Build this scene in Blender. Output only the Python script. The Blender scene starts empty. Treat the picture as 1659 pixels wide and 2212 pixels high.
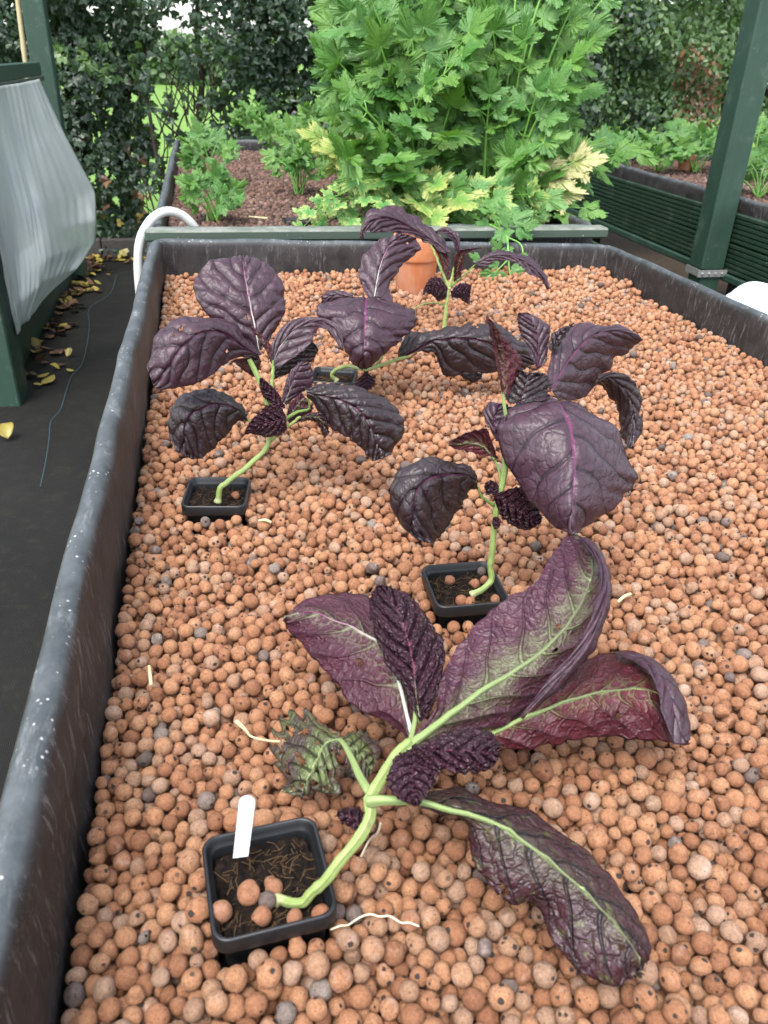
import bpy, math, random
import numpy as np
from mathutils import Vector, Matrix
rng = np.random.default_rng(7); random.seed(7)
SC = bpy.context.scene; COL = SC.collection
# ------------------------------------------------------------------ camera
W, H, FPX = 1659., 2212., 1726.
PITCH, ROLL, YAW = 29.66, 2.02, 12.38
CAM = np.array([0., 0., .45])
def basis(p, r, y):
    p, r, y = map(math.radians, (p, r, y))
    F = np.array([math.sin(y)*math.cos(p), math.cos(y)*math.cos(p), -math.sin(p)])
    R0 = np.array([math.cos(y), -math.sin(y), 0.]); U0 = np.cross(R0, F)
    return math.cos(r)*R0+math.sin(r)*U0, -math.sin(r)*R0+math.cos(r)*U0, F
CR, CU, CF = basis(PITCH, ROLL, YAW)
cd = bpy.data.cameras.new('camera'); co = bpy.data.objects.new('camera', cd); COL.objects.link(co)
co.matrix_world = Matrix(((CR[0], CU[0], -CF[0], CAM[0]), (CR[1], CU[1], -CF[1], CAM[1]), (CR[2], CU[2], -CF[2], CAM[2]), (0, 0, 0, 1)))
cd.sensor_fit = 'VERTICAL'; cd.sensor_height = 36.; cd.lens = 36.*FPX/H
cd.clip_start = .01; cd.clip_end = 500
cd.dof.use_dof = True; cd.dof.focus_distance = .85; cd.dof.aperture_fstop = 15.
SC.camera = co
# ------------------------------------------------------------------ world, sun, exposure
SUN_EL, SUN_AZ = 62., 215.          # azimuth: compass bearing the light comes from, y = north
w = bpy.data.worlds.new('World'); SC.world = w; w.use_nodes = True
wn = w.node_tree.nodes; wl = w.node_tree.links
sky = wn.new('ShaderNodeTexSky'); sky.sky_type = 'NISHITA'; sky.sun_disc = False
sky.sun_elevation = math.radians(SUN_EL); sky.sun_rotation = math.radians(SUN_AZ)
sky.air_density = 1.0; sky.dust_density = 2.0; sky.ozone_density = 1.0
hs = wn.new('ShaderNodeHueSaturation'); hs.inputs['Saturation'].default_value = .42
wl.new(sky.outputs[0], hs.inputs['Color']); wl.new(hs.outputs[0], wn['Background'].inputs[0])
wn['Background'].inputs[1].default_value = .15
ld = bpy.data.lights.new('sun', 'SUN'); ld.energy = 1.1; ld.angle = math.radians(30); ld.color = (1, .96, .9)
lo = bpy.data.objects.new('sun', ld); COL.objects.link(lo)
az, el = math.radians(SUN_AZ), math.radians(SUN_EL)
lo.rotation_euler = Vector((math.sin(az)*math.cos(el), math.cos(az)*math.cos(el), math.sin(el))).to_track_quat('Z', 'Y').to_euler()
SC.view_settings.view_transform = 'Standard'; SC.view_settings.look = 'None'
SC.view_settings.exposure = 1.85; SC.view_settings.gamma = 1
SC.cycles.max_bounces = 8; SC.cycles.transparent_max_bounces = 8
# ------------------------------------------------------------------ helpers
def ray(px, py): return CF + CR*(px-W/2)/FPX + CU*(H/2-py)/FPX
def at(px, py, ax, v):
    d = ray(px, py); return CAM + d*((v-CAM[ax])/d[ax])
def project(P):
    d = np.asarray(P)-CAM; k = d@CF
    return W/2+FPX*(d@CR)/k, H/2-FPX*(d@CU)/k, k
KS = .60636
def crop(ox, oy, k): return lambda x, y: ((ox+x/k)*KS, (oy+y/k)*KS)
k1, k2, k4, k5, k6 = crop(0, 0, 2.37), crop(0, 800, 2.37), crop(400, 750, 1.508), crop(1200, 1000, 1.3825), crop(900, 1900, 1.037)
k7, k8, kE, kr, kp = crop(0, 2700, 1.276), crop(1300, 2700, 1.1553), crop(1200, 700, 1.659), crop(1900, 300, 1.984), crop(700, 2850, 3.016)
k0 = lambda x, y: (x, y)
def tag(o, label=None, cat=None, group=None, kind=None):
    if label: o['label'] = label
    if cat: o['category'] = cat
    if group: o['group'] = group
    if kind: o['kind'] = kind
    return o
def empty(name, loc, label, cat, group=None):
    o = bpy.data.objects.new(name, None); COL.objects.link(o); o.location = loc; o.empty_display_size = .02
    return tag(o, label, cat, group)
def worigin(o):
    q = np.zeros(3)
    while o is not None: q = q+np.array(o.location); o = o.parent
    return q
def mk(name, V, Fs, mats=(), parent=None, smooth=True, uv=None, local=False, mi=None, link=True, attr=None):
    """Fs: list of int arrays (n,3) or (n,4). Vertices in world space unless local."""
    V = np.asarray(V, float).reshape(-1, 3)
    if not isinstance(Fs, list) or np.ndim(Fs[0][0]) == 0: Fs = [Fs]
    Fs = [np.asarray(f, np.int32) for f in Fs if len(f)]
    me = bpy.data.meshes.new(name)
    if parent is not None and not local:
        V = V - worigin(parent)
    me.vertices.add(len(V)); me.vertices.foreach_set('co', V.astype(np.float32).ravel())
    idx = np.concatenate([f.ravel() for f in Fs]); tot = np.concatenate([np.full(len(f), f.shape[1], np.int32) for f in Fs])
    st = np.concatenate([[0], np.cumsum(tot)[:-1]]).astype(np.int32)
    me.loops.add(len(idx)); me.loops.foreach_set('vertex_index', idx)
    me.polygons.add(len(tot)); me.polygons.foreach_set('loop_start', st); me.polygons.foreach_set('loop_total', tot)
    me.polygons.foreach_set('use_smooth', np.full(len(tot), bool(smooth)))
    for m in (mats if isinstance(mats, (list, tuple)) else [mats]): me.materials.append(m)
    if mi is not None: me.polygons.foreach_set('material_index', np.asarray(mi, np.int32))
    if uv is not None:
        for nm, arr in uv.items():
            l = me.uv_layers.new(name=nm); l.data.foreach_set('uv', np.asarray(arr, np.float32)[idx].ravel())
    if attr is not None:
        for nm, arr in attr.items():
            a = me.attributes.new(nm, 'FLOAT', 'POINT'); a.data.foreach_set('value', np.asarray(arr, np.float32))
    me.update(calc_edges=True); me.validate()
    o = bpy.data.objects.new(name, me)
    if link: COL.objects.link(o)
    if parent is not None:
        o.parent = parent
    return o
def grid_faces(nu, nv, wrap=False, off=0):
    i = np.arange(nv-1)[:, None]*nu; j = np.arange(nu if wrap else nu-1)[None, :]; j2 = (j+1) % nu
    return np.stack([i+j, i+j2, i+nu+j2, i+nu+j], -1).reshape(-1, 4)+off
class MB:
    def __init__(s): s.V = []; s.Q = []; s.T = []; s.U = []; s.n = 0
    def add(s, V, F, uv=None):
        V = np.asarray(V, float).reshape(-1, 3); F = np.asarray(F, np.int32)
        (s.Q if F.shape[1] == 4 else s.T).append(F+s.n); s.V.append(V)
        s.U.append(np.zeros((len(V), 2)) if uv is None else np.asarray(uv)); s.n += len(V); return s
    def box(s, c, sz, rz=0., bev=.0):
        x, y, z = [q/2 for q in sz]; b = min(bev, x*.9, y*.9, z*.9)
        if b <= 0:
            V = np.array([[i*x, j*y, k*z] for k in (-1, 1) for j in (-1, 1) for i in (-1, 1)])
            F = [[0, 2, 3, 1], [4, 5, 7, 6], [0, 1, 5, 4], [2, 6, 7, 3], [0, 4, 6, 2], [1, 3, 7, 5]]
        else:
            oc = [(-x+b, -y), (x-b, -y), (x, -y+b), (x, y-b), (x-b, y), (-x+b, y), (-x, y-b), (-x, -y+b)]
            ic = [(-x+b, -y+b), (x-b, -y+b), (x-b, -y+b), (x-b, y-b), (x-b, y-b), (-x+b, y-b), (-x+b, y-b), (-x+b, -y+b)]
            V = [(p[0], p[1], -z) for p in ic]+[(p[0], p[1], -z+b) for p in oc]+[(p[0], p[1], z-b) for p in oc]+[(p[0], p[1], z) for p in ic]
            V = np.array(V); F = list(grid_faces(8, 4, True)); F += [[24, 26, 28, 30], [7, 5, 3, 1]]
            F = [list(f) for f in F]
        c_, s_ = math.cos(rz), math.sin(rz); V = V @ np.array([[c_, s_, 0], [-s_, c_, 0], [0, 0, 1]])
        return s.add(V+np.array(c), F)
    def tube(s, P, R, n=10, cap=True):
        P = np.asarray(P, float); R = np.broadcast_to(np.asarray(R, float), (len(P),)).copy()
        if cap:
            d0 = P[0]-P[1]; d1 = P[-1]-P[-2]; d0 /= np.linalg.norm(d0); d1 /= np.linalg.norm(d1)
            P = np.vstack([P[0]+d0*R[0]*.3, P[0]+d0*R[0]*.25, P, P[-1]+d1*R[-1]*.25, P[-1]+d1*R[-1]*.3])
            R = np.concatenate([[1e-5, R[0]*.8], R, [R[-1]*.8, 1e-5]])
        return s.add(*tube(P, R, n))
    def build(s, name, mat, parent=None, smooth=True, **k):
        Fs = []
        if s.Q: Fs.append(np.concatenate(s.Q))
        if s.T: Fs.append(np.concatenate(s.T))
        return mk(name, np.concatenate(s.V), Fs, mat, parent, smooth, uv={'UVMap': np.concatenate(s.U)}, **k)
def cr_interp(P, n):
    """Catmull-Rom resample of a polyline (k,d) to n points."""
    P = np.asarray(P, float); k = len(P)
    if k == 2: t = np.linspace(0, 1, n)[:, None]; return P[0]*(1-t)+P[1]*t
    Q = np.vstack([2*P[0]-P[1], P, 2*P[-1]-P[-2]])
    t = np.linspace(0, k-1-1e-9, n); i = t.astype(int); f = (t-i)[:, None]
    a, b, c, d = Q[i], Q[i+1], Q[i+2], Q[i+3]
    return .5*((2*b)+(-a+c)*f+(2*a-5*b+4*c-d)*f**2+(-a+3*b-3*c+d)*f**3)
def tube(P, R, n=10):
    P = np.asarray(P, float); m = len(P); R = np.broadcast_to(np.asarray(R, float), (m,))
    T = np.gradient(P, axis=0); T /= np.linalg.norm(T, axis=1)[:, None]+1e-12
    N = np.zeros_like(P); a = np.array([0, 0, 1.]) if abs(T[0][2]) < .9 else np.array([1., 0, 0])
    v = np.cross(T[0], a); v /= np.linalg.norm(v); N[0] = v
    for i in range(1, m):
        v = N[i-1]-T[i]*(N[i-1]@T[i]); N[i] = v/(np.linalg.norm(v)+1e-12)
    B = np.cross(T, N); th = np.linspace(0, 2*math.pi, n, endpoint=False)
    V = P[:, None]+(N[:, None]*np.cos(th)[None, :, None]+B[:, None]*np.sin(th)[None, :, None])*R[:, None, None]
    uv = np.stack(np.broadcast_arrays(th[None]/6.2832, np.linspace(0, 1, m)[:, None]), -1).reshape(-1, 2)
    return V.reshape(-1, 3), grid_faces(n, m, True), uv
def snoise(x, y, seed=0, f=1.):
    """cheap smooth 2D noise, sum of rotated sines, about -1..1"""
    r = np.random.default_rng(seed); o = np.zeros(np.broadcast(x, y).shape)
    for i in range(7):
        a = r.uniform(0, 6.28); q = f*r.uniform(.6, 1.8); o = o+np.sin((x*math.cos(a)+y*math.sin(a))*q*6.28+r.uniform(0, 6.28))
    return o/4.
# ------------------------------------------------------------------ materials
class NT:
    def __init__(s, name):
        s.m = bpy.data.materials.new(name); s.m.use_nodes = True; s.t = s.m.node_tree; s.n = s.t.nodes; s.l = s.t.links
        s.p = s.n['Principled BSDF']; s.out = s.n['Material Output']
    def node(s, t, **k):
        q = s.n.new(t)
        for a, b in k.items():
            if a in q.inputs and not hasattr(q, a): s.put(q.inputs[a], b)
            else: setattr(q, a, b)
        return q
    def put(s, inp, v):
        if isinstance(v, bpy.types.NodeSocket): s.l.new(v, inp)
        elif isinstance(v, (tuple, list)): inp.default_value = tuple(v)+((1.,) if len(v) == 3 and len(inp.default_value) == 4 else ())
        else: inp.default_value = v
    def math(s, op, a, b=None, c=None, clamp=False):
        q = s.n.new('ShaderNodeMath'); q.operation = op; q.use_clamp = clamp
        for i, v in enumerate((a, b, c)):
            if v is not None: s.put(q.inputs[i], v)
        return q.outputs[0]
    def mix(s, f, a, b, typ='MIX'):
        q = s.n.new('ShaderNodeMix'); q.data_type = 'RGBA'; q.blend_type = typ
        s.put(q.inputs[0], f); s.put(q.inputs[6], a); s.put(q.inputs[7], b); return q.outputs[2]
    def ramp(s, f, stops, interp='LINEAR'):
        q = s.n.new('ShaderNodeValToRGB'); q.color_ramp.interpolation = interp; e = q.color_ramp.elements
        while len(e) < len(stops): e.new(.5)
        for i, (p, c) in enumerate(stops):
            e[i].position = p; e[i].color = tuple(c)+(1,) if not isinstance(c, (int, float)) else (c, c, c, 1)
        s.put(q.inputs[0], f); return q.outputs[0]
    def noise(s, vec, scale, detail=3, rough=.5, w=None):
        q = s.n.new('ShaderNodeTexNoise')
        if w is not None: q.noise_dimensions = '4D'; s.put(q.inputs['W'], w)
        if vec is not None: s.put(q.inputs['Vector'], vec)
        s.put(q.inputs['Scale'], scale); s.put(q.inputs['Detail'], detail); s.put(q.inputs['Roughness'], rough); return q.outputs[0]
    def voro(s, vec, scale, feat='F1', w=None, rand=1.):
        q = s.n.new('ShaderNodeTexVoronoi'); q.feature = feat
        if w is not None: q.voronoi_dimensions = '4D'; s.put(q.inputs['W'], w)
        s.put(q.inputs['Vector'], vec); s.put(q.inputs['Scale'], scale); s.put(q.inputs['Randomness'], rand); return q.outputs[0]
    def smooth(s, v, a, b):
        q = s.n.new('ShaderNodeMapRange'); q.interpolation_type = 'SMOOTHSTEP'
        for i, u in enumerate((v, a, b)): s.put(q.inputs[i], u)
        return q.outputs[0]
    def coord(s, k='Object'): return s.n.new('ShaderNodeTexCoord').outputs[k]
    def pos(s): return s.n.new('ShaderNodeNewGeometry').outputs['Position']
    def scale(s, vec, v):
        q = s.n.new('ShaderNodeMapping'); s.put(q.inputs[0], vec); q.inputs['Scale'].default_value = v; return q.outputs[0]
    def bump(s, h, dist=.001, strength=1., normal=None):
        q = s.n.new('ShaderNodeBump'); s.put(q.inputs['Strength'], strength); s.put(q.inputs['Distance'], dist); s.put(q.inputs['Height'], h)
        if normal is not None: s.put(q.inputs['Normal'], normal)
        return q.outputs[0]
    def done(s, col=None, rough=None, bump=None, spec=None, transl=0, tcol=None, **k):
        if col is not None: s.put(s.p.inputs['Base Color'], col)
        if rough is not None: s.put(s.p.inputs['Roughness'], rough)
        if spec is not None: s.put(s.p.inputs['Specular IOR Level'], spec)
        if bump is not None: s.put(s.p.inputs['Normal'], bump)
        for a, b in k.items(): s.put(s.p.inputs[a.replace('_', ' ')], b)
        if transl:
            t = s.n.new('ShaderNodeBsdfTranslucent'); s.put(t.inputs[0], tcol if tcol is not None else col)
            x = s.n.new('ShaderNodeMixShader'); s.put(x.inputs[0], transl); s.l.new(s.p.outputs[0], x.inputs[1]); s.l.new(t.outputs[0], x.inputs[2])
            s.l.new(x.outputs[0], s.out.inputs[0])
        return s.m
def rnd(t): return t.n.new('ShaderNodeObjectInfo').outputs['Random']
def m_pebble(name, stops, white=.35):
    t = NT(name); r = rnd(t); c = t.coord('Object'); wv = t.math('MULTIPLY', r, 83.)
    base = t.ramp(t.math('FRACT', t.math('MULTIPLY', r, 7.31)), stops)
    n1 = t.noise(c, .9, 4, .6, wv); n2 = t.noise(c, 3.5, 5, .65, wv); n3 = t.noise(c, 14., 3, .7, wv)
    base = t.mix(t.smooth(n2, .3, .7), t.mix(1., base, (.66, .60, .60), 'MULTIPLY'), base)
    base = t.mix(t.smooth(n3, .35, .75), t.mix(1., base, (.72, .7, .68), 'MULTIPLY'), base)
    # pale mineral bloom
    bl = t.math('MULTIPLY', t.smooth(n1, .5, .72), t.smooth(t.math('FRACT', t.math('MULTIPLY', r, 31.7)), .45, 1.))
    base = t.mix(t.math('MULTIPLY', bl, white), base, (.60, .49, .44)); base = t.mix(t.math('MULTIPLY', t.smooth(t.noise(c, 5., 4, .8, t.math('ADD', wv, 3.)), .62, .7), .5), base, (.6, .5, .44))
    # dark pores and chips
    v = t.voro(c, 1.05, 'F1', wv); chip = t.math('MULTIPLY', t.smooth(t.math('ADD', v, t.math('MULTIPLY', n2, .2)), .42, .33), t.smooth(t.math('FRACT', t.math('MULTIPLY', r, 13.3)), .35, .5))
    v2 = t.voro(c, 3.1, 'F1', wv); pore = t.smooth(v2, .23, .16)
    dk = t.math('MAXIMUM', chip, t.math('MULTIPLY', pore, .8))
    base = t.mix(dk, base, (.05, .04, .035))
    h = t.math('ADD', t.math('MULTIPLY', n3, .45), t.math('SUBTRACT', t.math('MULTIPLY', n2, .5), t.math('MULTIPLY', dk, .6)))
    return t.done(base, .85, t.bump(h, .0016, 1.), .22)
ORANGE = [(0, (.35, .165, .09)), (.2, (.46, .225, .12)), (.45, (.54, .275, .148)), (.7, (.60, .33, .18)), (.88, (.46, .295, .195)), (1., (.58, .39, .27))]
M = {}
M['peb'] = m_pebble('clay_pebble_orange', ORANGE)
M['peb_plain'] = m_pebble('clay_pebble_plain', [(0, (.42, .19, .10)), (.5, (.50, .24, .13)), (1, (.46, .23, .13))], .15)
M['peb_grey'] = m_pebble('clay_pebble_grey', [(0, (.16, .13, .11)), (.5, (.25, .19, .17)), (1, (.34, .3, .26))], .6)
M['peb_brown'] = m_pebble('clay_pebble_brown', [(0, (.09, .055, .042)), (.35, (.15, .092, .072)), (.7, (.21, .14, .115)), (.9, (.27, .145, .10)), (1, (.3, .24, .21))])
def m_plain(name, col, rough=.6, spec=.5, var=.25, scale=40., bump=.0, dist=.001, metal=0.):
    t = NT(name); c = t.coord('Object'); n = t.noise(c, scale, 5, .65)
    cc = t.mix(n, tuple(q*(1-var) for q in col), tuple(min(1, q*(1+var)) for q in col))
    return t.done(cc, rough, t.bump(n, dist, bump) if bump else None, spec, Metallic=metal)
def m_liner():
    t = NT('black_liner'); p = t.pos()
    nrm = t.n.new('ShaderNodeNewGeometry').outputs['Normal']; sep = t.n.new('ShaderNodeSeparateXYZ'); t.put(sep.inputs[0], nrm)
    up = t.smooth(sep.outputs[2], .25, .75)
    st = t.noise(t.scale(p, (1, 1, .16)), 150, 4, .7); big = t.noise(p, 7, 3, .6)
    fl = t.math('MULTIPLY', t.smooth(st, .54, .66), t.smooth(big, .38, .60)); fk = t.math('MULTIPLY', t.smooth(t.noise(p, 420, 3, .7), .60, .68), t.smooth(t.noise(p, 26, 3), .42, .6)); fl = t.math('MAXIMUM', fl, fk)
    sp = t.smooth(t.voro(p, 150, 'F1'), .22, .12); sp = t.math('MULTIPLY', sp, t.smooth(t.noise(p, 30, 2), .5, .6))
    dust = t.noise(p, 22, 5, .7)
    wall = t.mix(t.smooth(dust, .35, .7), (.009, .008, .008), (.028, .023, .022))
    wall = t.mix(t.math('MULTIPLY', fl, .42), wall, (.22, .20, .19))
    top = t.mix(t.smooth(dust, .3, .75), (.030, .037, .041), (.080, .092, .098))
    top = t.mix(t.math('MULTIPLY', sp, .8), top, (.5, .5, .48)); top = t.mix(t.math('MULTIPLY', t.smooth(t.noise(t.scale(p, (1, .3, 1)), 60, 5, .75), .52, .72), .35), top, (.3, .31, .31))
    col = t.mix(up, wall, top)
    h = t.math('ADD', t.noise(p, 60, 4, .6), t.math('MULTIPLY', t.noise(t.scale(p, (1, 1, .3)), 18, 2), 1.5))
    return t.done(col, t.mix(dust, (.48,)*3, (.75,)*3), t.bump(h, .0015, .5), .5)
M['liner'] = m_liner()
def m_green(name, a, b, dirt=.25, grain=(1, 1, .12), rough=.5):
    t = NT(name); p = t.pos(); n = t.noise(t.scale(p, grain), 60, 4, .6); d = t.noise(p, 14, 5, .7)
    sp = t.smooth(t.voro(p, 90, 'F1'), .12, .06); sp = t.math('MULTIPLY', sp, t.smooth(t.noise(p, 9, 2), .5, .62))
    c = t.mix(n, a, b); c = t.mix(t.math('MULTIPLY', t.smooth(d, .52, .72), dirt), c, (.16, .19, .16)); c = t.mix(t.math('MULTIPLY', t.smooth(t.noise(p, 4, 4, .7), .5, .75), .4), c, tuple(q*.5 for q in a)); c = t.mix(t.math('MULTIPLY', sp, .6), c, (.6, .6, .56))
    return t.done(c, rough, t.bump(n, .0008, .4), .4)
M['green'] = m_green('green_painted_wood', (.018, .044, .031), (.030, .066, .047))
M['green_deck'] = m_green('green_decking', (.010, .028, .016), (.020, .046, .026), .2, (1, .1, 1))
def m_plank():
    t = NT('weathered_green_plank'); p = t.pos(); sp = t.n.new('ShaderNodeSeparateXYZ'); t.put(sp.inputs[0], t.n.new('ShaderNodeNewGeometry').outputs['Normal'])
    n = t.noise(t.scale(p, (.08, 1, 1)), 130, 4, .7); d = t.noise(p, 18, 5, .75)
    a = t.mix(n, (.035, .055, .042), (.06, .085, .065)); b = t.mix(t.smooth(d, .35, .7), (.10, .125, .10), (.21, .215, .19))
    w_ = t.smooth(t.voro(p, 60, 'F1'), .1, .05); c = t.mix(t.smooth(sp.outputs[2], .3, .8), a, b); c = t.mix(t.math('MULTIPLY', w_, t.smooth(d, .5, .6)), c, (.6, .6, .55))
    return t.done(c, .65, t.bump(n, .001, .6), .35)
M['green_pale'] = m_plank()
M['void'] = m_plain('dark_timber', (.012, .012, .012), .9)
# --- mustard leaves.  UVMap = (u -1..1, v 0..1);  phys = metres;  lat = number of side veins
def m_mustard(name, base, base2, vein, mid, green=None, gl=.36, reti=260., lift=1., bumps=.8, latw=.10, sign=-1., tr=.06, brown=None, red=.0):
    t = NT(name); uvn = t.n.new('ShaderNodeUVMap'); uvn.uv_map = 'UVMap'; ph = t.n.new('ShaderNodeUVMap'); ph.uv_map = 'phys'
    at_ = t.n.new('ShaderNodeAttribute'); at_.attribute_name = 'lat'; N = at_.outputs['Fac']
    x = t.n.new('ShaderNodeSeparateXYZ'); t.put(x.inputs[0], uvn.outputs[0]); u, v = x.outputs[0], x.outputs[1]
    r = rnd(t); off = t.n.new('ShaderNodeVectorMath'); off.operation = 'ADD'; t.put(off.inputs[0], ph.outputs[0])
    cmb = t.n.new('ShaderNodeCombineXYZ'); t.put(cmb.inputs[2], t.math('MULTIPLY', r, 9.)); t.put(off.inputs[1], cmb.outputs[0]); P = off.outputs[0]
    wa = t.n.new('ShaderNodeAttribute'); wa.attribute_name = 'wob'; wob = wa.outputs['Fac']
    nv_ = t.n.new('ShaderNodeTexNoise'); t.put(nv_.inputs['Vector'], P); t.put(nv_.inputs['Scale'], 160.); t.put(nv_.inputs['Detail'], 2.)
    ws = t.n.new('ShaderNodeVectorMath'); ws.operation = 'SCALE'; t.put(ws.inputs[0], nv_.outputs['Color']); t.put(ws.inputs['Scale'], .007)
    wd_ = t.n.new('ShaderNodeVectorMath'); wd_.operation = 'ADD'; t.put(wd_.inputs[0], P); t.put(wd_.inputs[1], ws.outputs[0]); PW = wd_.outputs[0]
    au = t.math('ABSOLUTE', u); side = t.math('MULTIPLY', t.math('GREATER_THAN', u, 0.), .42)
    tt = t.math('ADD', t.math('MULTIPLY', N, t.math('SUBTRACT', v, t.math('MULTIPLY', t.math('POWER', au, 1.25), .26))), t.math('ADD', side, wob))
    d = t.math('ABSOLUTE', t.math('SUBTRACT', t.math('FRACT', tt), .5))      # .5 on the vein
    lw = t.math('MULTIPLY', latw, t.math('SUBTRACT', 1.15, au))
    lat = t.smooth(d, t.math('SUBTRACT', .49, lw), .49)
    soft = t.smooth(d, .2, .5)
    midm = t.smooth(au, t.math('MULTIPLY', t.math('SUBTRACT', 1.12, v), .055), 0.)
    e = t.voro(PW, reti, 'DISTANCE_TO_EDGE'); e2 = t.voro(PW, reti*.42, 'DISTANCE_TO_EDGE')
    ret = t.math('SUBTRACT', 1., t.smooth(e, 0., .30)); ret2 = t.math('SUBTRACT', 1., t.smooth(e2, 0., .16)); puf = t.smooth(e2, 0., .5)
    n = t.noise(P, 60, 5, .65); n2 = t.noise(P, 600, 3, .7)
    c = t.mix(t.smooth(n, .3, .7), base, base2)
    if green is not None:
        g = t.math('MULTIPLY', t.smooth(t.math('ADD', t.math('MULTIPLY', t.math('SUBTRACT', n, .5), 1.6), t.math('ADD', t.math('MULTIPLY', au, .75), t.math('MULTIPLY', v, .45))), .70, .1), green[1])
        g2 = t.math('MULTIPLY', g, t.smooth(n2, .35, .6)); c = t.mix(t.math('MAXIMUM', t.math('MULTIPLY', g, .45), g2), c, green[0])
    if brown is not None: c = t.mix(t.math('MULTIPLY', t.smooth(t.noise(P, 90, 4, .7), .55, .7), brown[1]), c, brown[0])
    vein = t.mix(t.smooth(au, .55, .05), vein, mid) if sign > 0 else vein
    c = t.mix(t.math('MULTIPLY', t.math('MAXIMUM', t.math('MULTIPLY', lat, .26 if sign > 0 else 1.), t.math('MULTIPLY', ret2, .15 if sign > 0 else .4)), .92), c, vein)  # sunken veins: vein tone darkened, painting the shade of the creases
    c = t.mix(midm, c, mid)
    h = t.math('ADD', t.math('MULTIPLY', ret, sign*.35), t.math('ADD', t.math('MULTIPLY', ret2, sign*.8), t.math('MULTIPLY', t.math('ADD', t.math('MULTIPLY', lat, 1.8), t.math('MULTIPLY', soft, .5)), sign*1.4)))
    h = t.math('ADD', h, t.math('ADD', t.math('MULTIPLY', n, .35), t.math('MULTIPLY', puf, -sign*.7)))
    return t.done(c, gl, t.bump(h, .0012*lift, bumps), .5, transl=tr, tcol=(.22, .03, .06))
M['m_top'] = m_mustard('mustard_leaf_top', (.036, .014, .024), (.050, .020, .033), (.008, .003, .005), (.14, .028, .09), gl=.45, reti=210, bumps=.32)
M['m_topdark'] = m_mustard('mustard_leaf_glossy_dark', (.018, .009, .012), (.028, .014, .018), (.005, .002, .003), (.10, .018, .06), gl=.38, reti=240, lift=1., bumps=.4, brown=((.034, .030, .010), .6))
M['m_young'] = m_mustard('mustard_leaf_crinkled', (.034, .008, .017), (.052, .013, .026), (.012, .003, .007), (.22, .05, .10), gl=.32, reti=420, lift=2., bumps=1.)
M['m_under'] = m_mustard('mustard_leaf_underside', (.060, .011, .022), (.044, .010, .018), (.05, .014, .03), (.40, .50, .24), gl=.5, reti=300, sign=.7, tr=.1, latw=.08)
M['m_underg'] = m_mustard('mustard_leaf_underside_green', (.064, .013, .028), (.046, .012, .024), (.024, .006, .013), (.34, .44, .20), green=((.12, .155, .065), .62), gl=.45, reti=300, sign=.7, tr=.1, latw=.08)
M['m_underred'] = m_mustard('mustard_leaf_underside_red', (.095, .014, .021), (.062, .011, .018), (.026, .006, .010), (.34, .45, .16), gl=.45, reti=260, sign=.8, tr=.22, latw=.08)
M['m_old'] = m_mustard('mustard_leaf_old', (.048, .014, .020), (.034, .013, .017), (.010, .007, .008), (.30, .42, .12), green=((.10, .14, .045), .28), gl=.42, reti=230, sign=-.8, lift=1.2, brown=((.13, .17, .045), .5))
M['m_holey'] = m_mustard('mustard_leaf_decaying', (.075, .085, .030), (.060, .028, .040), (.03, .028, .012), (.30, .38, .14), green=((.12, .17, .05), .9), gl=.45, reti=230, lift=1.2, bumps=.7)
def m_stem(name, a, b, c2=None, dirt=0.):
    t = NT(name); uvn = t.n.new('ShaderNodeUVMap'); x = t.n.new('ShaderNodeSeparateXYZ'); t.put(x.inputs[0], uvn.outputs[0])
    n = t.noise(t.scale(t.coord('Object'), (1, 1, 1)), 140, 4, .6); st = t.noise(t.scale(uvn.outputs[0], (26, 2.5, 1)), 1., 3)
    c = t.mix(t.smooth(st, .3, .7), a, b)
    if c2 is not None: c = t.mix(t.smooth(x.outputs[1], .35, .85), c, c2)
    if dirt: c = t.mix(t.math('MULTIPLY', t.smooth(t.noise(t.coord('Object'), 90, 5, .75), .56, .72), dirt), c, (.20, .16, .08)); c = t.mix(t.math('MULTIPLY', t.smooth(x.outputs[1], .14, .0), .5), c, (.42, .38, .24))
    return t.done(c, .42, t.bump(t.math('ADD', n, t.math('MULTIPLY', st, 2.)), .0007, .8), .45)
M['stem'] = m_stem('mustard_stem', (.20, .29, .075), (.30, .37, .13), dirt=.5)
M['stem_dk'] = m_stem('petiole_green', (.13, .22, .045), (.20, .30, .08))
M['rib_green'] = m_stem('midrib_green', (.26, .34, .13), (.20, .28, .09), (.15, .17, .09))
M['rib_white'] = m_stem('midrib_white', (.55, .56, .50), (.48, .52, .40), (.30, .08, .20))
M['rib_pink'] = m_stem('midrib_pink', (.18, .038, .12), (.13, .026, .085), (.05, .012, .03))
M['rib_dark'] = m_stem('midrib_purple', (.06, .014, .03), (.04, .01, .02))
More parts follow.
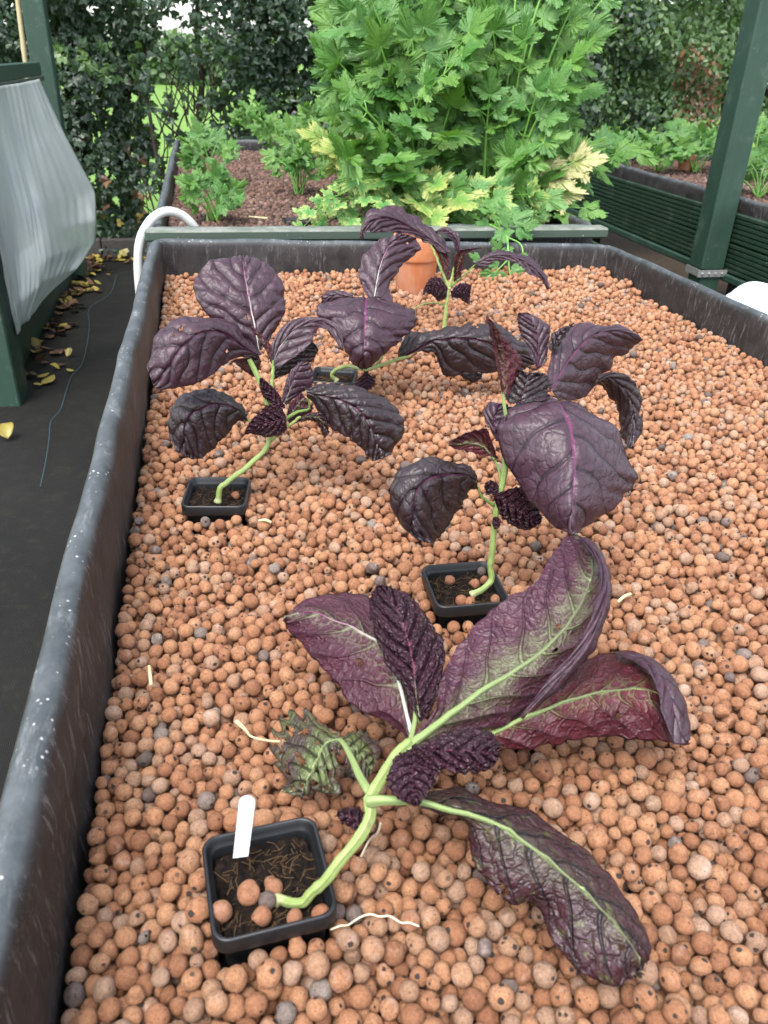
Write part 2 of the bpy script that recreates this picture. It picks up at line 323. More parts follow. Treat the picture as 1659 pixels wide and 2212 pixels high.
def m_celery(name, a, b, edge=None, tr=.28):
    t = NT(name); uvn = t.n.new('ShaderNodeUVMap'); x = t.n.new('ShaderNodeSeparateXYZ'); t.put(x.inputs[0], uvn.outputs[0]); th, rr = x.outputs[0], x.outputs[1]
    at_ = t.n.new('ShaderNodeAttribute'); at_.attribute_name = 'rand'; rv = at_.outputs['Fac']; P = t.coord('Object')
    n = t.noise(P, 45, 4, .65)
    c = t.mix(t.math('ADD', t.math('MULTIPLY', rv, .7), t.math('MULTIPLY', n, .3)), a, b)
    # veins fan out from the leaflet base
    f = t.math('ABSOLUTE', t.math('SUBTRACT', t.math('FRACT', t.math('MULTIPLY', th, 7.)), .5)); vm = t.math('MULTIPLY', t.smooth(f, .45, .5), .3)
    c = t.mix(vm, c, (.24, .42, .12))
    if edge is not None: c = t.mix(t.smooth(t.math('ADD', rr, t.math('MULTIPLY', t.math('SUBTRACT', n, .5), 1.6)), edge[1], edge[2]), c, edge[0])
    h = t.math('SUBTRACT', t.math('MULTIPLY', n, .6), t.math('MULTIPLY', vm, 1.)); h = t.math('ADD', h, t.noise(P, 160, 2))
    return t.done(c, .40, t.bump(h, .003, .8), .45, transl=tr, tcol=(.13, .32, .03))
M['cel'] = m_celery('celery_leaf', (.050, .165, .030), (.160, .305, .060))
M['cel_lt'] = m_celery('celery_leaf_light', (.07, .20, .05), (.14, .28, .075))
M['cel_yel'] = m_celery('celery_leaf_yellowed', (.12, .30, .06), (.26, .40, .10), ((.42, .46, .14), .35, 1.05))
M['cel_pale'] = m_celery('celery_leaf_bleached', (.26, .34, .09), (.40, .42, .15), ((.50, .47, .22), .3, .9))
M['cel_var'] = m_celery('celery_leaf_mottled', (.09, .27, .07), (.17, .36, .10), ((.42, .52, .16), .5, 1.1))
M['cel_stalk'] = m_plain('celery_stalk', (.15, .33, .06), .4, .5, .35, 60)
def m_leaf(name, a, b, tr=.12, rough=.4):
    t = NT(name); at_ = t.n.new('ShaderNodeAttribute'); at_.attribute_name = 'rand'
    c = t.mix(at_.outputs['Fac'], a, b); return t.done(c, rough, None, .5, transl=tr, tcol=(.16, .30, .03))
M['ivy'] = m_leaf('ivy_leaf', (.012, .030, .018), (.036, .070, .032), .15)
M['ivy_lt'] = m_leaf('ivy_leaf_light', (.045, .10, .035), (.12, .20, .06), .3)
M['hedge'] = m_leaf('hedge_leaf', (.040, .085, .030), (.10, .17, .06), .25)
M['hedge_brown'] = m_leaf('dead_hedge_leaf', (.10, .045, .025), (.22, .12, .06), .1)
M['yellow_leaf'] = m_leaf('fallen_leaf_yellow', (.20, .15, .03), (.36, .30, .06), .1)
M['brown_leaf'] = m_leaf('fallen_leaf_brown', (.06, .032, .018), (.15, .08, .04), .05)
M['bark'] = m_plain('bark', (.045, .035, .028), .9, .2, .4, 50, .8, .004)
M['pot'] = m_plain('black_plastic', (.009, .010, .0115), .42, .5, .3, 120, .3, .0004)
M['white_tag'] = m_plain('white_plastic', (.48, .49, .51), .35, .5, .02, 60)
M['pipe'] = m_plain('white_pipe', (.5, .5, .48), .35, .5, .05, 30)
def m_terra():
    t = NT('terracotta'); p = t.pos(); n = t.noise(p, 30, 5, .65); n2 = t.noise(t.scale(p, (1, 1, .5)), 12, 4, .7)
    c = t.mix(n, (.42, .13, .045), (.48, .17, .065)); c = t.mix(t.math('MULTIPLY', t.smooth(n2, .42, .65), .6), c, (.46, .27, .19))
    return t.done(c, .75, t.bump(n, .0008, .4), .3)
M['terra'] = m_terra()
def m_soil():
    t = NT('potting_soil'); c = t.coord('Object'); n = t.noise(c, 160, 6, .75); n2 = t.noise(c, 600, 4, .7)
    cc = t.ramp(n, [(.3, (.003, .002, .0015)), (.5, (.010, .006, .004)), (.62, (.028, .016, .009)), (.72, (.07, .045, .028))])
    return t.done(cc, .9, t.bump(t.math('ADD', n, t.math('MULTIPLY', n2, .5)), .003, 1.), .2)
M['soil'] = m_soil()
M['fibre'] = m_plain('straw_fibre', (.11, .065, .032), .8, .2, .5, 200)
M['straw'] = m_plain('dry_straw', (.55, .47, .28), .7, .3, .2, 100)
def m_poly():
    t = NT('milky_polythene'); p = t.pos(); n = t.noise(p, 6, 4, .6); f = t.noise(t.scale(p, (1, 1, .35)), 9, 3, .5)
    c = t.mix(t.smooth(n, .35, .7), (.52, .57, .56), (.60, .63, .59)); c = t.mix(t.math('MULTIPLY', t.smooth(t.noise(p, 9, 5, .7), .55, .75), .25), c, (.52, .48, .38))
    cz = t.math('ABSOLUTE', t.math('SUBTRACT', t.noise(t.scale(p, (1, 1, .45)), 5.5, 4, .55), .5)); f = t.math('ADD', f, t.math('MULTIPLY', t.smooth(cz, .05, 0.), -.5))
    return t.done(c, .30, t.bump(f, .003, .4), .5, transl=.35, tcol=(.55, .6, .58))
M['poly'] = m_poly()
M['bag'] = m_plain('white_woven_bag', (.72, .73, .75), .6, .3, .04, 20, .3, .003)
def m_ground():
    t = NT('lawn'); p = t.pos(); n = t.noise(p, 1.2, 5, .6); n2 = t.noise(p, 25, 4, .7)
    c = t.mix(n, (.10, .20, .04), (.19, .29, .08)); c = t.mix(t.math('MULTIPLY', n2, .5), c, (.10, .2, .04)); return t.done(c, .9, t.bump(n2, .02, .5), .1)
M['lawn'] = m_ground()
def m_fabric():
    t = NT('weed_fabric'); p = t.pos(); n = t.noise(p, 3, 5, .7); n2 = t.noise(p, 40, 4, .7)
    w1 = t.n.new('ShaderNodeTexWave'); t.put(w1.inputs['Vector'], p); t.put(w1.inputs['Scale'], 110.); w1.bands_direction = 'X'
    c = t.mix(n, (.005, .0055, .005), (.013, .0125, .010)); c = t.mix(t.math('MULTIPLY', t.smooth(n2, .5, .75), .5), c, (.028, .025, .016))
    return t.done(c, .75, t.bump(t.math('ADD', t.math('MULTIPLY', w1.outputs[1], .3), t.math('MULTIPLY', t.noise(p, 9, 3), 3.)), .004, .5), .2)
M['fabric'] = m_fabric()
M['earth'] = m_plain('bare_earth', (.035, .025, .016), .95, .1, .5, 20, .8, .02)
M['old_timber'] = m_plain('old_timber', (.055, .05, .045), .85, .2, .4, 30, .6, .003)
M['cane'] = m_plain('bamboo', (.45, .38, .22), .5, .4, .15, 30)
M['thread'] = m_plain('blue_thread', (.05, .12, .16), .6)
M['metal'] = m_plain('galvanised_metal', (.35, .36, .35), .5, .5, .3, 80, metal=.6)
M['root'] = m_plain('pale_root', (.62, .55, .40), .6, .3, .15, 90)
# ------------------------------------------------------------------ ground
GZ = -.6
def struct(name, V, F, mat, **k):
    o = mk(name, V, F, mat, **k); o['kind'] = 'structure'; return o
s = 250.
struct('lawn', [(-s, -s, GZ-.01), (s, -s, GZ-.01), (s, s, GZ-.01), (-s, s, GZ-.01)], [[0, 1, 2, 3]], M['lawn'], smooth=False)
struct('garden_earth', [(-3.2, -2, GZ), (4.6, -2, GZ), (4.6, 6.2, GZ), (-3.2, 6.2, GZ)], [[0, 1, 2, 3]], M['earth'], smooth=False)
xs = np.linspace(-.74, 1.75, 70); ys = np.linspace(-1.6, 4.86, 160); X, Y = np.meshgrid(xs, ys)
Z = GZ+.012+.006*snoise(X, Y, 3, 1.6)+.003*snoise(X, Y, 5, 5)
struct('path', np.stack([X, Y, Z], -1).reshape(-1, 3), grid_faces(70, 160), M['fabric'])
# ------------------------------------------------------------------ raised beds
def liner_mesh(x0, x1, y0, y1, rz, zb, wid=.024, seed=1, wr=1.):
    """rounded black liner folded over the rim; returns V,F. rz(x,y) = height of rim top"""
    rc = .03; pts = []; nrm = []
    def seg(a, b, n):
        for t in np.linspace(0, 1, n, endpoint=False): pts.append(np.array(a)*(1-t)+np.array(b)*t)
    cs = [((x0+rc, y0+rc), 180), ((x1-rc, y0+rc), 270), ((x1-rc, y1-rc), 0), ((x0+rc, y1-rc), 90)]
    for i, (c, a0) in enumerate(cs):
        for a in np.linspace(a0, a0+90, 9):
            r = math.radians(a); pts.append(np.array([c[0]+rc*math.cos(r), c[1]+rc*math.sin(r)]))
            nrm.append((math.cos(r), math.sin(r)))
        c2, a2 = cs[(i+1) % 4]; r = math.radians(a0+90); d = (math.cos(r), math.sin(r))
        A = np.array(pts[-1]); B = np.array(c2)+rc*np.array(d); n = max(6, int(np.linalg.norm(B-A)/.014))
        for t in np.linspace(0, 1, n+1)[1:-1]: pts.append(A*(1-t)+B*t); nrm.append(d)
    P = np.array(pts); N = np.array(nrm); m = len(P)
    zb = zb-rz(x0, y0); w = wid; pr = [(0, zb), (0, -.055), (0, -.03), (.0005, -.014), (.003, -.006), (.007, -.0015), (.5*w, 0), (w-.006, -.002), (w-.001, -.008), (w+.001, -.018), (w+.003, -.035), (w+.004, -.06)]
    # refine profile
    pr = np.array(pr); 
    inner = [(0, zb+(pr[1][1]-zb)*t) for t in np.linspace(0, 1, 8)[:-1]]
    pr = np.array(inner+[tuple(q) for q in pr[1:]]); k = len(pr)
    s_ = np.cumsum(np.linalg.norm(np.diff(P, axis=0, append=P[:1]), axis=1))
    V = np.zeros((m, k, 3)); rzv = np.array([rz(*p) for p in P])
    cor = np.array([[x0, y0], [x1, y0], [x1, y1], [x0, y1]]); dc = np.min(np.linalg.norm(P[:, None]-cor[None], axis=2), axis=1)
    wc = np.exp(-dc/.10)
    for j, (o, z) in enumerate(pr):
        depth = min(1, -z/.03)
        fold = (np.sin(dc*160)*.004*wc + .003*snoise(s_*1., z*2.+0*s_, seed, 3.)+ .0012*snoise(s_, z*9.+0*s_, seed+1, 9.))*wr
        oo = o + fold*(.35+.65*depth)
        V[:, j, 0] = P[:, 0]+N[:, 0]*oo; V[:, j, 1] = P[:, 1]+N[:, 1]*oo
        V[:, j, 2] = (rzv+z if j >= 7 else np.where(True, rzv+z, 0))+.0022*snoise(s_, 0*s_, seed+2, 3.)*wr
    return V.reshape(-1, 3), grid_faces(k, m+0, False)[:0], V, m, k
def add_liner(name, parent, *a, **k):
    V, _, G, m, kk = liner_mesh(*a, **k); F = grid_faces(kk, m)
    last = np.stack([np.arange(kk-1)+(m-1)*kk, np.arange(1, kk)+(m-1)*kk, np.arange(1, kk), np.arange(kk-1)], -1)
    return mk(name, V, [np.vstack([F, last])], M['liner'], parent)
def decking(mb, x, y0, y1, z0, z1, ax='y', sgn=-1, nb=2):
    """grooved boards: ridges run along y (or x); face looks towards sgn"""
    bh = (z1-z0)/nb
    for b in range(nb):
        za, zb_ = z0+b*bh+.0015, z0+(b+1)*bh-.0015; nr = 6; prof = [(0, za)]
        for i in range(nr):
            c = za+(i+.5)*(zb_-za)/nr; hw = (zb_-za)/nr*.5; 
            prof += [(.0, c-hw*.95), (.006, c-hw*.55), (.006, c+hw*.55), (.0, c+hw*.95)]
        prof += [(0, zb_)]; prof = np.array([( .018, za)] + prof + [(.018, zb_)]); prof[1:-1, 0] = .006-prof[1:-1, 0]
        n = 40; t = np.linspace(y0, y1, n)
        V = np.zeros((n, len(prof), 3)); dx = sgn*(.018-prof[:, 0])[None]
        if ax == 'y': V[..., 0] = x+dx; V[..., 1] = t[:, None]
        else: V[..., 1] = x+dx; V[..., 0] = t[:, None]
        V[..., 2] = prof[:, 1][None]+.0012*np.sin(t*3+b)[:, None]
        mb.add(V, grid_faces(len(prof), n))
def raised_bed(x0, x1, y0, y1, rz, label, zb=-.05, seed=1, deck=True, drop=.27, wid=.024):
    e = empty('raised_bed', ((x0+x1)/2, (y0+y1)/2, GZ), label, 'raised bed', 'lined timber growing beds')
    add_liner('liner', e, x0, x1, y0, y1, rz, zb, seed=seed, wid=wid)
    zt = rz((x0+x1)/2, (y0+y1)/2); o = wid-.004
    for nm, ax, x, a, b, sg in (('side_panel', 'y', x0-o, y0-o, y1+o, -1), ('side_panel', 'y', x1+o, y0-o, y1+o, 1), ('end_panel', 'x', y0-o, x0-o-.018, x1+o+.018, -1), ('end_panel', 'x', y1+o, x0-o-.018, x1+o+.018, 1)):
        mb = MB(); decking(mb, x, a, b, zt-drop, zt-.045, ax, sg); mb.build(nm, M['green_deck'], e, smooth=False)
    for x, sg in ((x0-o, -1), (x1+o, 1)):
        mb = MB().box((x+sg*.012, (y0+y1)/2, zt-drop-.014), (.030, y1-y0+.1, .024), bev=.004); mb.build('bottom_rail', M['green'], e, smooth=False)
    mb = MB().box(((x0+x1)/2, (y0+y1)/2, zt-drop-.01), (x1-x0-.03, y1-y0-.03, .016)); mb.build('base_board', M['void'], e, smooth=False)
    for x in (x0+.04, x1-.04):
        for y in np.linspace(y0+.12, y1-.12, 3):
            mb = MB().box((x, y, (GZ+zt-drop)/2-.01), (.07, .07, zt-drop-GZ-.02), bev=.003); mb.build('leg', M['void'], e, smooth=False)
    return e
BX0, BX1, BY0, BY1 = -.11, .932, -.02, 1.85
rz_main = lambda x, y: .105-.022*(x-BX0)/(BX1-BX0)-.012*max(0, (y-.9)/.95)
main = raised_bed(BX0, BX1, BY0, BY1, rz_main, 'black lined raised bed of orange clay pebbles in the foreground, holding the potted purple mustards', seed=2)
RX0, RX1, RY0, RY1 = -.112, .93, 1.965, 4.05
rz_rear = lambda x, y: .100
rear = raised_bed(RX0, RX1, RY0, RY1, rz_rear, 'raised bed of brown pebbles and celery directly behind the mustard bed', seed=5)
SX0, SX1, SY0, SY1 = 1.69, 2.6, .9, 3.72
rz_side = lambda x, y: .094
side = raised_bed(SX0, SX1, SY0, SY1, rz_side, 'raised bed with grooved dark green side boards beyond the white bag', seed=8, drop=.228)
def plank(c, sz, label, name='timber_plank', mat='green_pale', n=30):
    """a sawn plank lying along x, slightly wavy"""
    mb = MB().box(c, sz, bev=.004); o = mb.build(name, M[mat], None, smooth=False); return tag(o, label, 'plank')
plank((.405, 1.915, .0905), (1.10, .048, .024), 'weathered pale green plank lying across the joint between the front and rear beds')
# media floor under the pebbles
mk('bed_filling', [(BX0, BY0, -.024), (BX1, BY0, -.024), (BX1, BY1, -.024), (BX0, BY1, -.024)], [[0, 1, 2, 3]], M['void'], main, smooth=False)
mk('bed_filling', [(RX0, RY0, .036), (RX1, RY0, .036), (RX1, RY1, .036), (RX0, RY1, .036)], [[0, 1, 2, 3]], M['void'], rear, smooth=False)
mk('bed_filling', [(SX0, SY0, .05), (SX1, SY0, .05), (SX1, SY1, .05), (SX0, SY1, .05)], [[0, 1, 2, 3]], M['void'], side, smooth=False)
# ------------------------------------------------------------------ pebble packing
POTS = [((.005, .304), .0350, 5., .036), ((.206, .580), .0345, -1., .030), ((-.015, .800), .0350, -8., .026), ((.170, 1.171), .0345, -15., .020)]
def neighbours(P, cell):
    c = np.floor((P-P.min(0))/cell).astype(np.int64); dim = c.max(0)+2
    key = (c[:, 0]*dim[1]+c[:, 1])*dim[2]+c[:, 2]; o = np.argsort(key, kind='stable'); ks = key[o]; A = []; B = []
    for dx in (-1, 0, 1):
        for dy in (-1, 0, 1):
            for dz in (-1, 0, 1):
                if (dx, dy, dz) < (0, 0, 0): continue
                nk = key+((dx*dim[1]+dy)*dim[2]+dz)
                lo_ = np.searchsorted(ks, nk, 'left'); hi = np.searchsorted(ks, nk, 'right')
                cnt = hi-lo_; ii = np.repeat(np.arange(len(P)), cnt); st = np.repeat(lo_, cnt)
                jj = o[st+np.arange(len(st))-np.repeat(np.cumsum(cnt)-cnt, cnt)]
                if (dx, dy, dz) == (0, 0, 0): k = ii < jj; ii, jj = ii[k], jj[k]
                A.append(ii); B.append(jj)
    return np.concatenate(A), np.concatenate(B)
def pack(x0, x1, y0, y1, zf, thick, rmean, seed, pots=(), iters=70, surf=None):
    g = np.random.default_rng(seed); area = (x1-x0)*(y1-y0)
    r_pool = np.clip(g.normal(rmean, rmean*.14, 90000), rmean*.58, rmean*1.45)
    vol = np.cumsum(4/3*math.pi*r_pool**3)/.60; n = int(np.searchsorted(vol, area*thick)); R = r_pool[:n]
    P = np.stack([g.uniform(x0, x1, n), g.uniform(y0, y1, n), g.uniform(zf, zf+thick*1.25, n)], 1)
    for it in range(iters):
        if it % 6 == 0: A, B = neighbours(P, rmean*2.9)
        P[:, 2] -= .00045 if it < iters-14 else .0001
        d = P[B]-P[A]; L = np.linalg.norm(d, axis=1)+1e-9; ov = (R[A]+R[B])-L; k = ov > 0
        a, b = A[k], B[k]; c = d[k]/L[k][:, None]*(ov[k]*.5)[:, None]
        D = np.zeros_like(P); 
        for q in range(3): D[:, q] = np.bincount(b, c[:, q], n)-np.bincount(a, c[:, q], n)
        P += D*.55
        P[:, 0] = np.clip(P[:, 0], x0+R, x1-R); P[:, 1] = np.clip(P[:, 1], y0+R, y1-R)
        P[:, 2] = np.maximum(P[:, 2], zf+R*.8)
        for (cx, cy), hw, rot, zr in pots:
            th = math.radians(rot); ct, st = math.cos(th), math.sin(th); X = (P[:, 0]-cx)*ct+(P[:, 1]-cy)*st; Y = -(P[:, 0]-cx)*st+(P[:, 1]-cy)*ct
            h = hw-.0035+R; ins = (abs(X) < h) & (abs(Y) < h); ax = ins & (abs(X) > abs(Y)); ay = ins & ~ax
            X[ax] = np.sign(X[ax])*h[ax]; Y[ay] = np.sign(Y[ay])*h[ay]
            P[ins, 0] = cx+X[ins]*ct-Y[ins]*st; P[ins, 1] = cy+X[ins]*st+Y[ins]*ct
    return P, R
def ico(sub):
    import bmesh
    bm = bmesh.new(); bmesh.ops.create_icosphere(bm, subdivisions=sub, radius=1.); V = np.array([v.co[:] for v in bm.verts]); F = np.array([[v.index for v in f.verts] for f in bm.faces]); bm.free(); return V, F
def n3(V, seed, f):
    r = np.random.default_rng(seed); o = np.zeros(len(V))
    for i in range(9):
        d = r.normal(size=3); d /= np.linalg.norm(d); o += np.sin(V@d*f*r.uniform(.6, 1.6)+r.uniform(0, 6.28))
    return o/5.
def pebble_variants(sub, nm, mat, n, seed, lump=.065):
    V0, F = ico(sub); out = []
    for i in range(n):
        g = np.random.default_rng(seed+i); V = V0.copy()
        s_ = 1+lump*n3(V0, seed+i, 2.2)+lump*.35*n3(V0, seed+50+i, 6.)
        V = V*s_[:, None]*np.array([1., g.uniform(.88, 1.02), g.uniform(.84, 1.0)])
        if i % 5 == 3:   # a fused double pebble
            k = V[:, 0] > .35; V[k, 0] += .35*(V[k, 0]-.35); V[:, 1:] *= (1-.16*np.exp(-((V[:, 0]-.55)/.22)**2))[:, None]
        if i % 5 == 4 or i % 7 == 2:   # chipped or broken faces
            for q in range(1+i % 3):
                d = g.normal(size=3); d /= np.linalg.norm(d); c0 = g.uniform(.55, .8); h = V@d+.05*n3(V0, seed+i+q, 9.); k = h > c0; V[k] -= np.outer((h[k]-c0)*.92, d)
        if i % 4 == 1: V *= (1+.05*n3(V0, seed+i+9, 9.))[:, None]
        out.append(mk(nm, V, [F], mat, link=False))
    return out
PV = pebble_variants(3, 'clay_pebble', M['peb'], 14, 100)
PL = pebble_variants(3, 'clay_pebble', M['peb_plain'], 9, 100)
PG = pebble_variants(3, 'grey_pebble', M['peb_grey'], 4, 200, .085)
def pebble_coll(name, objs):
    c = bpy.data.collections.new(name)
    for i, o in enumerate(objs):
        o.name = '%s_%02d' % (name, i); c.objects.link(o)
    return c
def scatter(name, P, R, idx, coll, label, cat, seed):
    """one object: pebbles instanced on points"""
    g = np.random.default_rng(seed); n = len(P)
    me = bpy.data.meshes.new(name); me.vertices.add(n); me.vertices.foreach_set('co', P.astype(np.float32).ravel())
    a = me.attributes.new('rot', 'FLOAT_VECTOR', 'POINT'); a.data.foreach_set('vector', g.uniform(0, 6.28, n*3).astype(np.float32))
    a = me.attributes.new('sc', 'FLOAT', 'POINT'); a.data.foreach_set('value', R.astype(np.float32))
    a = me.attributes.new('idx', 'INT', 'POINT'); a.data.foreach_set('value', idx.astype(np.int32))
    o = bpy.data.objects.new(name, me); COL.objects.link(o)
    t = bpy.data.node_groups.new(name+'_nodes', 'GeometryNodeTree')
    t.interface.new_socket('Geometry', in_out='INPUT', socket_type='NodeSocketGeometry'); t.interface.new_socket('Geometry', in_out='OUTPUT', socket_type='NodeSocketGeometry')
    N = t.nodes; gi = N.new('NodeGroupInput'); go = N.new('NodeGroupOutput'); ip = N.new('GeometryNodeInstanceOnPoints'); ci = N.new('GeometryNodeCollectionInfo')
    ci.inputs['Collection'].default_value = coll; ci.inputs['Separate Children'].default_value = True; ci.inputs['Reset Children'].default_value = True
    def na(nm, ty):
        q = N.new('GeometryNodeInputNamedAttribute'); q.data_type = ty; q.inputs[0].default_value = nm; return [s for s in q.outputs if s.enabled and s.name == 'Attribute'][0]
    L = t.links; L.new(gi.outputs[0], ip.inputs['Points']); L.new(ci.outputs[0], ip.inputs['Instance']); ip.inputs['Pick Instance'].default_value = True
    L.new(na('idx', 'INT'), ip.inputs['Instance Index']); L.new(na('rot', 'FLOAT_VECTOR'), ip.inputs['Rotation']); L.new(na('sc', 'FLOAT'), ip.inputs['Scale']); L.new(ip.outputs[0], go.inputs[0])
    md = o.modifiers.new('scatter', 'NODES'); md.node_group = t
    return tag(o, label, cat, None, 'stuff')
P, R = pack(BX0+.002, BX1-.002, BY0+.05, BY1-.002, -.034, .035, .0059, 11, POTS, 70)
open('/tmp/surf.txt', 'w').write(str((np.percentile(P[:, 2]+R, [50, 80, 90, 95, 99]), len(P)))); P[:, 2] += .011+.004*snoise(P[:, 0], P[:, 1], 9, 2.)+.012*np.clip((P[:, 1]-1.5)/.35, 0, 1)
g = np.random.default_rng(3); isg = g.random(len(P)) < .03
px, py, dep = project(P); vis = (px > -20) & (px < W+20) & (py > -20) & (py < H+20)
# top-most: nothing above within the footprint
A, B = neighbours(P, .02); hi = np.where(P[A, 2] > P[B, 2], A, B); lw = np.where(P[A, 2] > P[B, 2], B, A)
dv = P[hi]-P[lw]; vd = CAM-P[lw]; vd /= np.linalg.norm(vd, axis=1)[:, None]; al = (dv*vd).sum(1); off = np.linalg.norm(dv-al[:, None]*vd, axis=1)
cov = np.zeros(len(P)); np.maximum.at(cov, lw, np.where((al > 0) & (off < .75*R[hi]), 1., 0.))
size = R/dep*vis*(cov < .5); order = np.argsort(-size)[:300]; solo = np.zeros(len(P), bool); solo[order] = True
idx = np.where(isg, 14+g.integers(0, 4, len(P)), g.integers(0, 14, len(P)))
# neighbours inside the pot: individual pebbles lying on the soil
NEAR_L = 'orange brown clay pebble in the nearest rows, filling the front of the bed'
GREY_L = 'grey or mauve stone among the orange clay pebbles in the nearest rows'
for i in order:
    src = (PG[idx[i]-14] if isg[i] else PV[idx[i]]); o = bpy.data.objects.new('grey_pebble' if isg[i] else 'clay_pebble', src.data); COL.objects.link(o)
    o.location = P[i]; o.scale = (R[i],)*3; o.rotation_euler = g.uniform(0, 6.28, 3)
    tag(o, GREY_L if isg[i] else NEAR_L, 'pebble', 'grey stones in the nearest rows' if isg[i] else 'clay pebbles in the nearest rows')
rest = ~solo
COLL = pebble_coll('pebble_kind', PV+PG)
scatter('clay_pebbles', P[rest], R[rest], idx[rest], COLL, 'orange clay pebbles covering the rest of the bed behind the nearest rows', 'pebbles', 21)
PB = pebble_variants(2, 'brown_pebble', M['peb_brown'], 6, 300, .09); COLB = pebble_coll('brown_kind', PB)
def layer(x0, x1, y0, y1, z, r, seed, layers=2):
    g = np.random.default_rng(seed); out = []; s_ = r*1.9
    for l in range(layers):
        X, Y = np.meshgrid(np.arange(x0+r, x1-r, s_), np.arange(y0+r, y1-r, s_)); n = X.size
        out.append(np.stack([X.ravel()+g.uniform(-.5, .5, n)*s_, Y.ravel()+g.uniform(-.5, .5, n)*s_, z-l*r*.9+g.uniform(-.3, .45, n)*r], 1))
    Q = np.concatenate(out); Q[:, 0] = np.clip(Q[:, 0], x0+r*1.1, x1-r*1.1); Q[:, 1] = np.clip(Q[:, 1], y0+r*1.1, y1-r*1.1); return Q, np.clip(g.normal(r, r*.2, len(Q)), r*.6, r*1.5)
Q, RQ = layer(RX0, RX1, RY0, RY1, .050, .0072, 31); scatter('brown_pebbles', Q, RQ, np.random.default_rng(1).integers(0, 6, len(Q)), COLB, 'dull brown pebbles filling the bed behind the plank', 'pebbles', 32)
Q, RQ = layer(SX0, SX1, SY0, SY1, .062, .0078, 33); scatter('brown_pebbles', Q, RQ, np.random.default_rng(2).integers(0, 6, len(Q)), COLB, 'dull brown pebbles filling the green sided bed on the far side of the path', 'pebbles', 34)
# ------------------------------------------------------------------ pots
def rsq(hw, rc, n=6):
    o = []
    for c, a0 in (((hw-rc, hw-rc), 0), ((-hw+rc, hw-rc), 90), ((-hw+rc, -hw+rc), 180), ((hw-rc, -hw+rc), 270)):
        for a in np.linspace(a0, a0+90, n): o.append((c[0]+rc*math.cos(math.radians(a)), c[1]+rc*math.sin(math.radians(a))))
    return np.array(o)
def make_pot(c, hw, rot, zr, label, seed):
    e = empty('plant_pot', (c[0], c[1], zr-.075), label, 'plant pot', 'small square black pots sunk in the pebbles')
    e.rotation_euler = (0, 0, 0); th = math.radians(rot); ct, st = math.cos(th), math.sin(th)
    def loft(rings):
        V = []
        for h, z, rc in rings:
            q = rsq(h, rc); V.append(np.stack([c[0]+q[:, 0]*ct-q[:, 1]*st, c[1]+q[:, 0]*st+q[:, 1]*ct, np.full(len(q), zr+z)], 1))
        return np.concatenate(V), grid_faces(24, len(rings), True)
    f = hw/.035
    V, F = loft([(hw-.0125*f, -.075, .006), (hw-.0035, -.0125, .008), (hw-.0028, -.0118, .009)])
    mk('pot_wall', V, [F], M['pot'], e)
    V, F = loft([(hw-.0020, -.0125, .009), (hw-.0002, -.0118, .0095), (hw, -.0105, .0095), (hw, -.0012, .0095), (hw-.0006, -.0002, .0092), (hw-.0014, .0, .009), (hw-.0024, -.0006, .0085), (hw-.0028, -.0040, .008), (hw-.0046, -.0062, .0075), (hw-.0052, -.0075, .007), (hw-.0062, -.035, .006)])
    mk('rim', V, [F], M['pot'], e)
    n = 60; u = np.linspace(-1, 1, n); X, Y = np.meshgrid(u, u); h = hw-.0053
    # keep the soil inside rounded corners
    k = 1-.10*(np.abs(X)*np.abs(Y))**3; z = zr-.0115+.0016*snoise(X, Y, seed, .9)+.0016*snoise(X, Y, seed+1, 3.)+.0011*snoise(X, Y, seed+2, 9.)
    z = z-.011*np.exp(-(((X+.86)/.13)**2+((Y-.05)/.28)**2)) if seed == 40 else z
    xx, yy = X*h*k, Y*h*k
    so = mk('soil', np.stack([c[0]+xx*ct-yy*st, c[1]+xx*st+yy*ct, z], -1).reshape(-1, 3), [grid_faces(n, n)], M['soil'], e)
    g = np.random.default_rng(seed); mb = MB()
    for i in range(110):
        a = g.uniform(-h*.9, h*.9, 2); L = g.uniform(.003, .011); an = g.uniform(0, 6.28); el_ = g.uniform(0, .5); d = np.array([math.cos(an)*L, math.sin(an)*L, math.sin(el_)*L*.5])
        p0 = np.array([c[0]+a[0]*ct-a[1]*st, c[1]+a[0]*st+a[1]*ct, zr-.0105+g.uniform(-.001, .0015)])
        Pm = p0+d*.5+g.normal(size=3)*L*.12; mb.tube(cr_interp([p0, Pm, p0+d], 5), g.uniform(.00008, .00026), 4)
    f_ = mb.build('soil_fibres', M['fibre'], so, local=False); f_['kind'] = 'stuff'
    f_.matrix_parent_inverse = Matrix.Identity(4)
    return e
